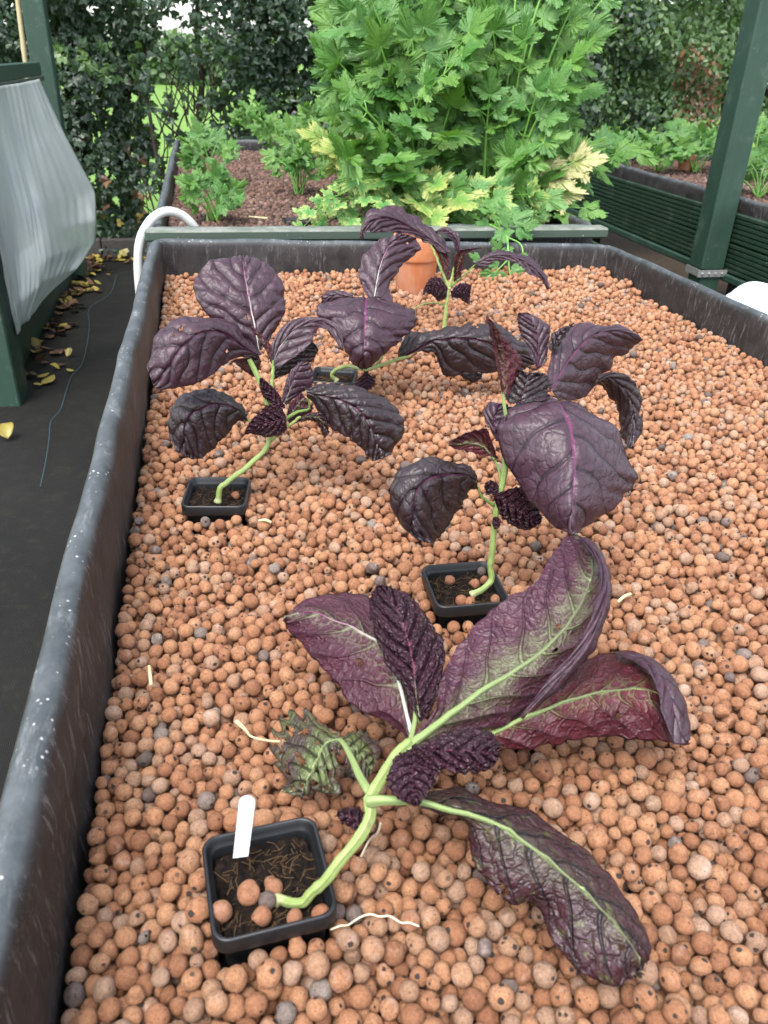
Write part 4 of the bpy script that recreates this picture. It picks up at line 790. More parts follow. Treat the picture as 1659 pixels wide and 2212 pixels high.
leaf(pc, k4, [[(840, 770), (850, 798), (862, 770)], [(790, 690), (808, 715), (840, 710)], [(760, 640), (775, 660), (795, 655)], [(736, 606), (742, 612), (752, 616)]],
     top=True, mat='m_underred', ax=1, val=(.808, .812), cup=(.003, .003), rib='rib_dark', rr=.0006, N=4, seed=53, tooth=.05, puff=.001, crk=.001, res=.7)
# --- D: plant behind, lying to the right of the farthest pot
pd = empty('mustard_plant', tuple(to3((1190, 905), k4, 2, .012)), 'purple mustard mid bed with a shield shaped leaf below a tall upright one', 'mustard plant', GM)
stem(pd, k4, [(1205, 915, 1.150), (1185, 895, 1.150), (1182, 872, 1.150), (1215, 850, 1.145), (1260, 836, 1.135), (1310, 845, 1.120), (1360, 855, 1.105), (1400, 848, 1.10), (1440, 832, 1.10), (1510, 808, 1.105), (1590, 782, 1.11)], .0036, .0026)
leaf(pd, k4, [[(1372, 470), (1408, 464), (1512, 488)], [(1338, 400), (1420, 395), (1492, 415)], [(1328, 320), (1437, 310), (1535, 330)], [(1352, 238), (1465, 230), (1600, 260)], [(1400, 176), (1500, 176), (1647, 200)], [(1468, 140), (1540, 146), (1628, 150)], [(1540, 122), (1562, 126), (1590, 128)]],
     top=True, mat='m_top', ax=1, val=(1.120, 1.150, 1.175, 1.18), cup=(.010, .016), rib='rib_white', rr=.0019, N=6, seed=61, tooth=.012, puff=.0024, ruf=.004, ribto=.7, res=1.1, holes=((.55, .72, .04, .02),))
leaf(pd, k4, [[(1280, 462), (1365, 466), (1430, 458)], [(1160, 490), (1362, 520), (1560, 512)], [(1100, 532), (1360, 580), (1632, 562)], [(1140, 612), (1358, 640), (1612, 640)], [(1192, 692), (1355, 700), (1560, 700)], [(1242, 742), (1352, 760), (1490, 746)], [(1272, 812), (1350, 812), (1418, 812)], [(1335, 850), (1350, 856), (1368, 850)]],
     top=True, mat='m_top', ax=1, val=(1.120, 1.075, 1.050, 1.035, 1.05), cup=(.030, .030), rib='rib_pink', rr=.0010, N=5, seed=62, tooth=.012, puff=.0026, ruf=.004, res=1.2)
leaf(pd, k4, [[(1290, 445), (1295, 470), (1290, 492)], [(1190, 424), (1200, 455), (1190, 495)], [(1120, 458), (1125, 480), (1120, 505)]],
     top=True, mat='m_top', ax=1, val=(1.125, 1.13), cup=(.01, .003), rib='rib_dark', rr=.0006, N=3, seed=63, tooth=.02, puff=.0016)
leaf(pd, k5, [[(305, 335), (300, 385), (300, 395)], [(350, 258), (400, 345), (400, 350)], [(430, 248), (470, 300), (478, 352)], [(500, 240), (540, 290), (535, 468)], [(600, 214), (620, 285), (640, 452)], [(700, 204), (720, 300), (760, 452)], [(820, 230), (815, 330), (860, 448)], [(910, 300), (905, 370), (930, 436)], [(985, 388), (980, 398), (975, 412)]],
     top=True, mat='m_topdark', ax=1, val=(1.110, 1.100, 1.080, 1.070, 1.08), cup=(.035, .006), rib='rib_pink', rr=.0008, N=7, seed=64, tooth=.018, puff=.0028, crk=.0003, ruf=.004, res=1.2, holes=((-.86, .60, .10, .02),))
leaf(pd, k5, [[(612, 452), (615, 462), (620, 480)], [(665, 452), (668, 478), (670, 502)], [(716, 456), (716, 466), (712, 482)]],
     top=True, mat='m_topdark', ax=1, val=(1.10, 1.10), cup=(.004, .004), rib='rib_dark', rr=.0005, N=3, seed=65, tooth=.05, puff=.001, res=.6)
leaf(pd, k4, [[(1352, 868), (1360, 866), (1374, 866)], [(1302, 925), (1358, 915), (1416, 915)], [(1330, 960), (1362, 962), (1392, 962)]],
     top=True, mat='m_young', ax=1, val=(1.10, 1.085), cup=(.006, .006), rib='rib_dark', rr=.0006, N=5, seed=66, tooth=.05, puff=.001, crk=.0008, res=.8)
stem(pd, k4, [(1395, 850, 1.10), (1440, 800, 1.105), (1480, 745, 1.11), (1500, 725, 1.112)], .0018, .0012)
# --- E: farthest plant
pe = empty('mustard_plant', tuple(to3((632, 800), kE, 2, -.002)), 'farthest purple mustard, with arching leaves on a slim green stem beside the orange pot', 'mustard plant', GM)
stem(pe, kE, [(632, 800, 1.43), (640, 720, 1.432), (648, 640, 1.434), (658, 560, 1.436), (668, 520, 1.437), (688, 450, 1.438), (705, 380, 1.44), (714, 330, 1.442)], .0048, .0022)
stem(pe, kE, [(664, 545, 1.436), (645, 500, 1.44), (615, 430, 1.445), (580, 340, 1.45), (550, 275, 1.455)], .0032, .0020)
stem(pe, kE, [(645, 652, 1.434), (600, 630, 1.43), (550, 630, 1.425), (500, 640, 1.42), (452, 668, 1.42)], .0015, .0012, mat='stem_dk')
leaf(pe, kE, [[(668, 318), (655, 335), (640, 340)], [(640, 265), (600, 285), (580, 292)], [(560, 197), (520, 235), (510, 262)], [(480, 130), (440, 190), (430, 228)], [(400, 74), (360, 148), (340, 214)], [(300, 50), (280, 130), (260, 212)], [(200, 88), (205, 150), (208, 216)], [(140, 168), (158, 200), (178, 205)], [(137, 238), (148, 250), (160, 250)]],
     top=True, mat='m_top', ax=1, val=(1.44, 1.46, 1.46, 1.44, 1.42), cup=(.030, -.005), rib='rib_dark', rr=.0008, N=8, seed=71, tooth=.018, puff=.003, ruf=.004, res=1.1)
leaf(pe, kE, [[(560, 285), (590, 284), (642, 330)], [(600, 350), (625, 370), (662, 370)], [(630, 430), (645, 440), (658, 440)], [(642, 478), (650, 482), (656, 484)]],
     top=False, mat='m_underred', ax=1, val=(1.455, 1.44), cup=(.003, -.006), rib='rib_dark', rr=.0006, N=5, seed=72, tooth=.03, puff=.001)
leaf(pe, kE, [[(812, 388), (820, 402), (826, 415)], [(870, 340), (880, 370), (890, 412)], [(930, 321), (940, 352), (940, 380)], [(1020, 325), (1020, 350), (1010, 376)], [(1110, 350), (1100, 382), (1080, 406)], [(1180, 400), (1170, 430), (1132, 458)], [(1232, 462), (1220, 485), (1208, 495)], [(1254, 546), (1250, 550), (1245, 550)]],
     top=True, mat='m_top', ax=1, val=(1.43, 1.42, 1.40, 1.39), cup=(.022, -.004), rib='rib_dark', rr=.0008, N=7, seed=73, tooth=.03, puff=.0022, ruf=.004, pet=[(675, 530, 1.437), (720, 490, 1.436), (775, 445, 1.433)], pr=.0026)
leaf(pe, kE, [[(737, 322), (722, 326), (702, 322)], [(725, 240), (705, 262), (690, 270)], [(690, 200), (670, 218), (650, 236)], [(640, 181), (630, 200), (620, 215)], [(580, 204), (582, 210), (585, 218)]],
     top=True, mat='m_top', ax=1, val=(1.442, 1.45), cup=(.008, -.004), rib='rib_dark', rr=.0006, N=6, seed=74, tooth=.04, puff=.0018, crk=.001)
leaf(pe, kE, [[(690, 500), (708, 505), (732, 490)], [(690, 420), (714, 425), (742, 420)], [(714, 335), (742, 345), (760, 352)], [(770, 308), (790, 318), (800, 320)], [(850, 298), (856, 302), (857, 306)]],
     top=False, mat='m_underred', ax=1, val=(1.436, 1.43), cup=(-.006, -.006), rib='rib_dark', rr=.0006, N=6, seed=75, tooth=.04, puff=.0012, crk=.001)
leaf(pe, kE, [[(655, 540), (652, 560), (648, 600)], [(600, 476), (600, 530), (600, 620)], [(540, 492), (550, 530), (572, 590)], [(507, 586), (512, 578), (525, 560)]],
     top=True, mat='m_young', ax=1, val=(1.432, 1.415), cup=(.008, .008), rib='rib_dark', rr=.0006, N=6, seed=76, tooth=.06, puff=.0016, crk=.001)
leaf(pe, kE, [[(675, 560), (675, 575), (680, 600)], [(720, 514), (725, 555), (725, 602)], [(770, 512), (765, 560), (760, 625)], [(796, 525), (790, 570), (785, 640)]],
     top=True, mat='m_young', ax=1, val=(1.430, 1.415), cup=(.008, .008), rib='rib_dark', rr=.0006, N=6, seed=77, tooth=.06, puff=.0016, crk=.001)
leaf(pe, kE, [[(625, 440), (650, 500), (700, 470)], [(640, 445), (660, 470), (690, 450)], [(650, 435), (665, 445), (685, 440)]],
     top=True, mat='m_underred', ax=1, val=(1.440, 1.44), cup=(.005, .005), rib='rib_dark', rr=.0005, N=4, seed=78, tooth=.08, puff=.001, crk=.001, res=.7)
# ------------------------------------------------------------------ loose pebbles on the pot soil
def loose(k, ap, cx, cy, rpx, z, label, grey=False, v=0, nm=None):
    x, y = k(cx, cy); c = at(x, y, 2, z); _, _, dp = project(c); r = 1.12*rpx/ap*KS*dp/FPX
    src = (PG if grey else PL)[v]; o = bpy.data.objects.new('grey_pebble' if grey else 'clay_pebble', src.data); COL.objects.link(o)
    o.location = c; o.scale = (r,)*3; o.rotation_euler = (v*1.3, v*2.1, cx*.01); return tag(o, label, 'pebble', 'pebbles on the soil inside pots')
for a in ((268, 1200, 110, .0295, 'round orange pebble at the left on the soil of the nearest pot', 0, 1), (560, 1000, 118, .030, 'large lumpy pebble on the soil of the nearest pot', 0, 4), (830, 935, 95, .0285, 'double orange pebble, farthest back on the soil of the nearest pot', 0, 3),
          (695, 1250, 108, .0295, 'orange pebble just below the grey one in the nearest pot', 0, 2), (765, 1085, 92, .0285, 'grey pebble touching the broken root end in the nearest pot', 1, 0),
          (1055, 1270, 92, .0285, 'orange pebble under the bend of the nearest stem', 0, 6), (1335, 1230, 98, .029, 'orange pebble in the right front corner of the nearest pot', 0, 7)):
    loose(kp, 3.016, a[0], a[1], a[2], a[3], a[4], bool(a[5]), a[6])
for a in ((555, 1475, 23, 'orange brown pebble alone at the left of the fibrous soil, in the pot right of centre', 0, 1), (675, 1492, 27, 'largest pebble in the middle of the pot right of centre', 0, 2), (712, 1432, 21, 'pale grey pebble at the back of the pot right of centre', 1, 1), (612, 1576, 26, 'left of the two pebbles touching at the front of the pot right of centre', 0, 5),
          (655, 1582, 25, 'right of the two pebbles touching at the front of the pot right of centre', 0, 6), (780, 1570, 23, 'orange pebble in the front right corner of the pot right of centre', 0, 7), (726, 1474, 20, 'small orange pebble close behind the stem foot in the pot right of centre', 0, 8)):
    loose(k5, 1.3825, a[0], a[1], a[2], .0225, a[3], bool(a[4]), a[5])
loose(k4, 1.508, 660, 1530, 23, .021, 'single orange pebble on the soil of the pot by the left rim', False, 2)
# white plant tag
tb = [to3(p, kp, 1, v) for p, v in (((378, 625), .3135), ((568, 600), .3135))]; tt_ = [to3(p, k7, 1, v) for p, v in (((1080, 200), .331), ((1165, 205), .331))]
bl, br, tl, tr_ = map(np.array, (tb[0], tb[1], tt_[0], tt_[1])); pts = [bl, br]; X_ = tr_-tl; U_ = (tl-bl); U_ /= np.linalg.norm(U_); X_ = X_*.86; bl, br = (bl+br)/2-(br-bl)*.43, (bl+br)/2+(br-bl)*.43; wd = np.linalg.norm(X_)/2; c_ = (tl+tr_)/2
arc_ = [c_+X_/2*math.cos(a)+U_*wd*.85*math.sin(a) for a in np.linspace(0, math.pi, 11)]
outl = np.array([br]+arc_+[bl]); nn = np.cross(X_, U_); nn /= np.linalg.norm(nn); n_ = len(outl); V = np.vstack([outl+nn*.0004, outl-nn*.0004])
import bmesh
bm = bmesh.new(); vs = [bm.verts.new(v) for v in V]; bm.faces.new(vs[:n_]); bm.faces.new(vs[n_:][::-1])
for i in range(n_): bm.faces.new([vs[i], vs[n_+i], vs[n_+(i+1) % n_], vs[(i+1) % n_]])
bmesh.ops.recalc_face_normals(bm, faces=bm.faces); me = bpy.data.meshes.new('plant_tag'); bm.to_mesh(me); bm.free(); me.materials.append(M['white_tag'])
o = bpy.data.objects.new('plant_tag', me); COL.objects.link(o); tag(o, 'blank white plastic plant tag standing in the soil of the nearest pot', 'plant tag')
# ------------------------------------------------------------------ terracotta pots
def lathe(prof, n=40):
    th = np.linspace(0, 2*math.pi, n, endpoint=False); V = np.array([[r*math.cos(a), r*math.sin(a), z] for r, z in prof for a in th]); return V, grid_faces(n, len(prof), True)
def terracotta(c, r, h, label, zb, tilt=0., name='flower_pot', soil=True):
    e = empty(name, (c[0], c[1], zb), label, 'flower pot')
    V, F = lathe([(r*.02, 0), (r*.72, 0), (r*.76, h*.03), (r*.93, h*.68)]); 
    Mx = np.array(Matrix.Rotation(tilt, 3, 'Y')); b = np.array([c[0], c[1], zb])
    mk('pot_body', V@Mx.T+b, [F], M['terra'], e)
    V, F = lathe([(r*.93, h*.66), (r*.985, h*.67), (r, h*.70), (r, h*.96), (r*.98, h), (r*.92, h), (r*.89, h*.97), (r*.86, h*.6), (r*.70, h*.12), (r*.01, h*.1)])
    mk('collar', V@Mx.T+b, [F], M['terra'], e); return e
terracotta((.432, 1.735), .051, .150, 'orange terracotta pot standing in the pebbles against the back wall of the bed', -.030)
# ------------------------------------------------------------------ white hose
hp = [to3(p, k1, 1, v) for p, v in (((1195, 2600), 1.94), ((1172, 2350), 1.94), ((1168, 2200), 1.945), ((1175, 2080), 1.95), ((1205, 1970), 1.96), ((1270, 1865), 1.975), ((1350, 1803), 1.99), ((1435, 1785), 2.00), ((1530, 1815), 2.01), ((1610, 1880), 2.015), ((1662, 1950), 2.02))]
hp += [to3(p, crop(480, 440, 2.212), 1, v) for p, v in (((500, 840), 2.02), ((520, 905), 2.02))]
o = MB().tube(cr_interp(hp, 70), .0105, 16).build('water_pipe', M['pipe']); tag(o, 'white pipe arching over the corner between the two beds', 'pipe')
# ------------------------------------------------------------------ posts
def post(name, x, y, z0, z1, w_, label, group='green wooden posts of the frame', mat='green', extra=None, rz=0):
    e = empty(name, (x, y, z0), label, 'post', group); MB().box((x, y, (z0+z1)/2), (w_, w_, z1-z0), rz, bev=.005).build('shaft', M[mat], e, smooth=False)
    return e
def plane_at(px, py, y): return at(px, py, 1, y)
P_ = post('wooden_post', 1.600, 2.44, -.125, 2.6, .082, 'near green post rising in front of the grooved bed at the right')
mb = MB().box((1.600, 2.44, -.36), (.074, .074, .468), bev=.004); mb.build('lower_post', M['green'], P_, smooth=False)
mb = MB().box((1.600, 2.397, -.135), (.104, .003, .022)); mb.box((1.556, 2.44, -.135), (.003, .09, .022))
for i in range(4): mb.tube([(1.563+i*.024, 2.396, -.135), (1.563+i*.024, 2.392, -.135)], .004, 8)
mb.build('metal_strap', M['metal'], P_, smooth=False)
q = at(1142, 50, 1, 3.9); post('wooden_post', q[0], 3.9, GZ, 2.6, .085, 'green post behind the big celery, only its top showing among the leaves')
q = at(851, 40, 1, 4.15); post('wooden_post', q[0], 4.15, GZ, 2.6, .06, 'thin green post behind the middle of the big celery, mostly hidden')
# left structure
L0 = post('wooden_post', -.735, 2.73, GZ, .9, .15, 'near green post at the left edge with algae at its foot')
L1x = -.70
L1 = post('wooden_post', L1x, 4.42, GZ, 2.6, .095, 'dark green post at upper left behind the hanging polythene sheet')
L0['label'] = 'thick green post at the left edge, its foot on the path'
V = [at(*k1(*p), 0, -.66) for p in ((-300, 575), (372, 520), (392, 640), (-300, 770))]
e = empty('cross_rail', tuple(V[0]), 'green cross rail that the polythene sheet hangs from', 'rail', None)
y0_, y1_ = V[0][1]-.2, V[1][1]+.02; MB().box((-.70, (y0_+y1_)/2, .358), (.04, y1_-y0_, .052), bev=.003).build('rail', M['green'], e, smooth=False)
MB().box((-.677, (y0_+y1_)/2, .322), (.008, y1_-y0_, .018)).build('batten', M['metal'] if False else M['green_pale'], e, smooth=False)
e = tag(MB().box((-.735, 3.62, GZ+.13), (.035, 1.62, .24), bev=.003).build('gravel_board', M['green'], None, smooth=False), 'long dark green board along the path under the polythene sheet', 'board')
q0 = at(*k1(150, 0), 1, 4.45); q1 = at(*k1(218, 545), 1, 4.45); d_ = (q0-q1)/np.linalg.norm(q0-q1)
o = MB().tube(cr_interp([q1-d_*.5, q1, q0, q0+d_*.9], 20), .0115*np.where(np.arange(20) % 6 == 2, 1.12, 1.), 12).build('bamboo_cane', M['cane']); tag(o, 'pale bamboo cane standing behind the rail at the upper left', 'cane')
# polythene sheet: rows of (px,py,x) in the full frame; x is the world plane of the point
rows = [[(-100, 195, -.655), (-30, 190, -.655), (40, 180, -.655), (87, 170, -.655)],
        [(-45, 330, -.652), (0, 322, -.65), (60, 300, -.62), (137, 281, -.585)],
        [(-14, 480, -.652), (35, 462, -.635), (90, 440, -.57), (205, 412, -.49)],
        [(2, 565, -.652), (45, 545, -.635), (100, 500, -.56), (206, 474, -.465)],
        [(12, 615, -.652), (45, 595, -.635), (110, 555, -.55), (204, 524, -.470)],
        [(24, 675, -.652), (45, 650, -.635), (100, 605, -.57), (163, 581, -.51)],
        [(36, 724, -.655), (45, 705, -.65), (62, 690, -.645), (108, 631, -.60)]]
G = np.array([[at(*p[:2], 0, p[2]) for p in r] for r in rows]); nu, nv = 90, 110
G1 = np.stack([np.stack([np.interp(np.linspace(0, 6, nv), range(7), G[:, j, q]) for q in range(3)], 1) for j in range(4)], 1)
for _ in range(4): G1[1:-1] = (G1[:-2]+2*G1[1:-1]+G1[2:])/4; S_ = np.stack([np.stack([np.interp(np.linspace(0, 3, nu), range(4), G1[i][:, q]) for q in range(3)], 1) for i in range(nv)])
uu, vv_ = np.meshgrid(np.linspace(0, 1, nu), np.linspace(0, 1, nv))
for _ in range(30): S_[:, 1:-1] = (S_[:, :-2]+2*S_[:, 1:-1]+S_[:, 2:])/4
S_[..., 0] += .003*np.sin(uu*13+1.3*np.sin(vv_*3))*vv_**.5*np.clip((1-uu)*5, 0, 1)+.004*snoise(uu*1.5, vv_*.5, 4, 2.)+.003*snoise(uu*4, vv_, 5, 3.)
o = mk('polythene_sheet', S_.reshape(-1, 3), [grid_faces(nu, nv)], M['poly']); md = o.modifiers.new('t', 'SOLIDIFY'); md.thickness = .0006
tag(o, 'milky white polythene sheet hanging over the left side of the path', 'plastic sheet')
# timber edging at the far end of the path
for i, (xa, xb) in enumerate(((-1.3, -.62), (-.615, -.10))):
    o = MB().box(((xa+xb)/2, 4.93, GZ+.05), (xb-xa, .07, .11), bev=.006).build('timber_edging', M['old_timber'], None, smooth=False); tag(o, ('brown', 'dark')[i]+' low timber edging at the far end of the path, '+('left' if i == 0 else 'right')+' piece', 'edging')
# white bag
bc = at(1690, 690, 0, 1.22); V0, F0 = ico(5); Vb = V0.copy(); Vb *= (1+.10*n3(V0, 5, 2.)+.045*n3(V0, 6, 5.)-.05*np.abs(n3(V0, 8, 9.)))[:, None]; Vb *= np.array([.135, .14, .30])
top_ = Vb[:, 2] > .12; Vb[top_, 2] += .03*np.maximum(0, n3(V0[top_], 7, 5.)); bx = np.array([1.262, 1.68, -.265]); 
Vb[:, 2] = np.maximum(Vb[:, 2], -.335)
Vb = Vb+bx
o = mk('garden_bag', Vb, [F0], M['bag']); tag(o, 'bulging white bag between the mustard bed and the green sided bed', 'bag')
# ------------------------------------------------------------------ celery
def leaflet_proto(n=56):
    th = np.linspace(-1, 1, n); env = .54+.46*np.cos(th*1.7)**2; lobes = .64+.36*np.abs(np.cos(th*math.pi*1.5))**.9
    teeth = 1+.11*((np.arange(n) % 3) == 0)-.07*((np.arange(n) % 3) == 1)
    r = env*lobes*teeth; r[0] = r[-1] = .35; a = th*math.radians(78); return th, r, a
LT, LR, LA = leaflet_proto()
def celery_leaflets(specs, g, droop=.35):
    """specs: (base, dir, normal, size). returns V,F,uv,rand"""
    n = len(LT); rings = np.array([0., .3, .62, 1.]); k = len(rings); V = []; UV = []; RD = []
    for b, d, nm, s_ in specs:
        d = d/np.linalg.norm(d); sd = np.cross(d, nm); sd /= np.linalg.norm(sd)+1e-9; nm2 = np.cross(sd, d)
        r = LR*(1+g.normal(0, .05, n)); jit = g.normal(0, .03, n); dr = droop*g.uniform(.4, 1.8); fold = g.uniform(.0, .5); wv = g.uniform(0, 6.28)
        for q in rings:
            x = np.sin(LA+jit*q)*r*q*s_*.88; y = (np.cos(LA+jit*q)*r*q)*s_
            z = -dr*q*q*s_*.5*np.cos(LA)+fold*np.abs(x)*.6+.022*s_*q*np.sin(LA*5+wv)+.02*s_*q*q*np.sin(LA*13+wv*2)
            V.append(b+x[:, None]*sd+y[:, None]*d+z[:, None]*nm2); UV.append(np.stack([(LT+1)/2, np.full(n, q)], 1))
        RD.append(np.full(n*k, g.random()))
    V = np.concatenate(V); f = grid_faces(n, k); m = len(specs); F = (f[None]+(np.arange(m)*n*k)[:, None, None]).reshape(-1, 4)
    return V, F, np.concatenate(UV), np.concatenate(RD)
def celery_stalk(plant, base, tip, g, ls=.055, nl=2, mat='cel', bend=.25, r=.004, up=None, name='stalk'):
    base = np.array(base, float); tip = np.array(tip, float); Lh = np.linalg.norm(tip-base); h = tip-base; hor = np.array([h[0], h[1], 0.])
    m1 = base+h*.5+np.array([0, 0, 1.])*Lh*bend*.5-hor*bend*.4+g.normal(size=3)*Lh*.03
    C_ = cr_interp([base, m1, tip], 24); Rr = np.linspace(r, r*.3, 24)
    MBq = MB().tube(C_, Rr, 8)
    T = C_[-1]-C_[-4]; T /= np.linalg.norm(T); sp = []
    tocam = CAM-tip; tocam /= np.linalg.norm(tocam); upv = np.array([0, 0, 1.])*.8+tocam*.75+g.normal(size=3)*.35 if up is None else np.array(up)
    side = np.cross(T, upv); side /= np.linalg.norm(side)+1e-9
    outw = T*.9+tocam*.15+np.array([0, 0, -.15])
    def tri(c, d, s_):
        nm = upv+g.normal(size=3)*.25
        sdd = np.cross(d, nm); sdd /= np.linalg.norm(sdd)+1e-9
        sp.append((c, d, nm, s_)); sp.append((c-d*s_*.02, d*.55+sdd*.9, nm+g.normal(size=3)*.2, s_*.78)); sp.append((c-d*s_*.02, d*.55-sdd*.9, nm+g.normal(size=3)*.2, s_*.78))
    tri(tip, outw, ls)
    for q in range(nl):
        i = int(23-(q+1)*min(7, 23*ls*1.15/Lh)); i = max(4, i); c = C_[i]; s_ = ls*(.95-.12*q)
        for sg in (-1, 1):
            d = T*.55+side*sg*.95+g.normal(size=3)*.15; d /= np.linalg.norm(d); c2 = c+d*s_*.45
            MBq.tube([c, c+d*s_*.22, c2], r*.3, 5)
            if s_ > .02: tri(c2, d, s_*.88)
            else: sp.append((c2, d, upv, s_))
    o = MBq.build(name, M['cel_stalk'], plant); V, F, uv, rd = celery_leaflets(sp, g)
    f = mk('leaflets', V, [F], M[mat], o, uv={'UVMap': uv}, attr={'rand': rd}); return o
def celery_plant(base, tips, label, seed, ls=.05, mats=('cel',), nl=2, group='celery plants', r=.004, bend=.25, spread=.03):
    g = np.random.default_rng(seed); e = empty('celery_plant', base, label, 'celery', group)
    for i, t in enumerate(tips):
        b = np.array(base)+np.array([g.normal(0, spread), g.normal(0, spread), 0]); m = mats[int(g.integers(0, len(mats)))]
        l_ = ls*g.uniform(.75, 1.2)
        celery_stalk(e, b, t[:3], g, l_, nl, t[3] if len(t) > 3 else m, bend, r)
    return e
POLY = np.array([(705, -260), (690, -60), (720, 20), (668, 90), (712, 120), (672, 160), (688, 215), (720, 250), (740, 300), (760, 360), (860, 400), (930, 440), (1100, 455), (1190, 440), (1230, 380), (1250, 300), (1280, 240), (1295, 180), (1250, 130), (1290, 80), (1320, 20), (1330, -60), (1310, -260)], float)
def inside(p, poly):
    x, y = p; c = False; n = len(poly)
    for i in range(n):
        (x1, y1), (x2, y2) = poly[i], poly[(i+1) % n]
        if (y1 > y) != (y2 > y) and x < (x2-x1)*(y-y1)/(y2-y1)+x1: c = not c
    return c
bases = [(.50, 2.28), (.66, 2.62), (.80, 2.25), (.86, 2.80), (.52, 2.95)]; tips = [[] for _ in bases]; g = np.random.default_rng(77); cnt = 0; cell = {}
tries = 0
while cnt < 180 and tries < 6000:
    tries += 1
    p = (g.uniform(660, 1335), g.uniform(-120, 455)); 
    if not inside(p, POLY): continue
    dpt = g.choice([0, .35, .8], p=[.5, .3, .2])+g.uniform(-.1, .1); y_ = 2.12+dpt+max(0, (300-p[1]))*.00045
    key = (int(p[0]//44), int(p[1]//44), round(dpt/.4)); 
    if cell.get(key, 0) >= 2: continue
    t = at(p[0], p[1], 1, y_)
    if t[2] < .10: continue
    bi = int(np.argmin([math.hypot(t[0]-b[0], t[1]-b[1]) + .12*len(tips[i])/25 for i, b in enumerate(bases)])); cell[key] = cell.get(key, 0)+1
    tips[bi].append(tuple(t)); cnt += 1
LB = ['big celery plant at the front left of the tall clump', 'big celery plant at the heart of the tall clump', 'big celery plant at the front right of the tall clump, leaning over the rim', 'big celery plant at the back right of the tall clump', 'big celery plant at the back left of the tall clump']
def px3(p, y): return tuple(at(p[0], p[1], 1, y))
tips[0] += [px3((735, 330), 2.2)+('cel_yel',), px3((700, 300), 2.25)+('cel_yel',), px3((760, 310), 2.2)+('cel_yel',)]
tips[0] += [px3((940, 400), 2.03)+('cel_yel',), px3((905, 440), 2.02)+('cel_yel',), px3((985, 430), 2.03)+('cel_yel',), px3((935, 470), 1.97)+('cel_yel',)]
tips[2] += [px3((1215, 375), 2.15)+('cel_pale',), px3((1205, 415), 2.12)+('cel_pale',), px3((1240, 350), 2.15)+('cel_pale',), px3((1265, 450), 2.1), px3((1300, 320), 2.3), px3((1335, 325), 2.3), px3((1380, 330), 2.35)]
for i, (b, t) in enumerate(zip(bases, tips)): celery_plant((b[0], b[1], .055), t, LB[i], 500+i, .077, ('cel', 'cel', 'cel_lt'), 2, 'tall celery plants in the rear bed', .0055, .2, .035)
tipsx = [px3((x, y), 2.03+.1*g.random())+((('cel_var', 'cel_lt', 'cel')[int(g.integers(0, 3))]),) for x, y in ((830, 455), (865, 420), (880, 480), (1000, 470), (1020, 440), (820, 400), (780, 390), (1070, 430), (1110, 455), (1150, 460), (1180, 430), (1140, 420))]
celery_plant(tuple(at(930, 478, 2, .055)), tipsx, 'low celery growth filling the foot of the tall clump behind the plank', 512, .055, ('cel_lt',), 1, 'celery plants', .003, .25)
# mottled low sprig in front and the trailing sprig over the rim
celery_plant(tuple(at(850, 470, 2, .055)), [px3(p, 2.0)+('cel_var',) for p in ((670, 455), (700, 480), (735, 440), (760, 475), (790, 430), (830, 440), (655, 490), (720, 425))], 'low mottled yellow green celery sprawling just behind the plank', 510, .040, ('cel_var',), 1, 'celery plants', .003, .3)
celery_plant(tuple(at(1030, 478, 2, .06)), [px3((1075, 470), 1.94), px3((1105, 475), 1.90), px3((1045, 445), 1.95), px3((1085, 500), 1.86)], 'small celery sprig beside the plank, its leaves over the rim', 511, .034, ('cel_lt',), 1, 'celery plants', .0025, .3)
pt = empty('celery_sprig', px3((1065, 475), 1.92), 'thin celery sprig trailing down over the back rim onto the pebbles', 'celery')
sp_ = [to3(p, kE, 1, v) for p, v in (((900, 165), 1.93), ((960, 195), 1.88), ((1005, 240), 1.84), ((1012, 330), 1.81), ((1018, 420), 1.80), ((1030, 480), 1.79))]; MB().tube(cr_interp(sp_, 30), .0022, 8).build('stem', M['cel_stalk'], pt)
sp_ = [to3(p, kE, 1, v) for p, v in (((1005, 240), 1.84), ((1070, 270), 1.83), ((1095, 300), 1.82), ((1100, 350), 1.81))]; MB().tube(cr_interp(sp_, 16), .0018, 8).build('stem', M['cel_stalk'], pt)
sp_ = [to3(p, kE, 1, v) for p, v in (((1005, 380), 1.80), ((965, 420), 1.79), ((930, 450), 1.785))]; MB().tube(cr_interp(sp_, 10), .0015, 8).build('stem', M['cel_stalk'], pt)
g = np.random.default_rng(5); sp = []
for (x, y), v, s_, dx, dz in (((900, 165), 1.93, .035, -1, .2), ((860, 120), 1.95, .03, -.3, 1), ((1040, 150), 1.87, .05, .6, .5), ((1060, 190), 1.86, .045, .8, -.3), ((1010, 170), 1.87, .04, -.6, .6), ((1100, 170), 1.86, .04, 1, .2), ((960, 320), 1.82, .035, -.7, .8), ((975, 350), 1.82, .03, .5, .5), ((930, 452), 1.785, .055, -.8, -.7), ((950, 440), 1.785, .045, .2, -1), ((960, 400), 1.79, .04, -.8, .5), ((1035, 470), 1.79, .035, .5, -.8), ((1095, 330), 1.81, .03, .2, -1), ((850, 380), 1.80, .035, -.6, .5), ((1030, 440), 1.79, .035, .7, .2)):
    sp.append((to3((x, y), kE, 1, v), np.array([dx, -.25, dz]), np.array([0, -1, .7])+g.normal(size=3)*.25, s_))
V, F, uv, rd = celery_leaflets(sp, g); mk('leaflets', V, [F], M['cel_lt'], pt, uv={'UVMap': uv}, attr={'rand': rd})
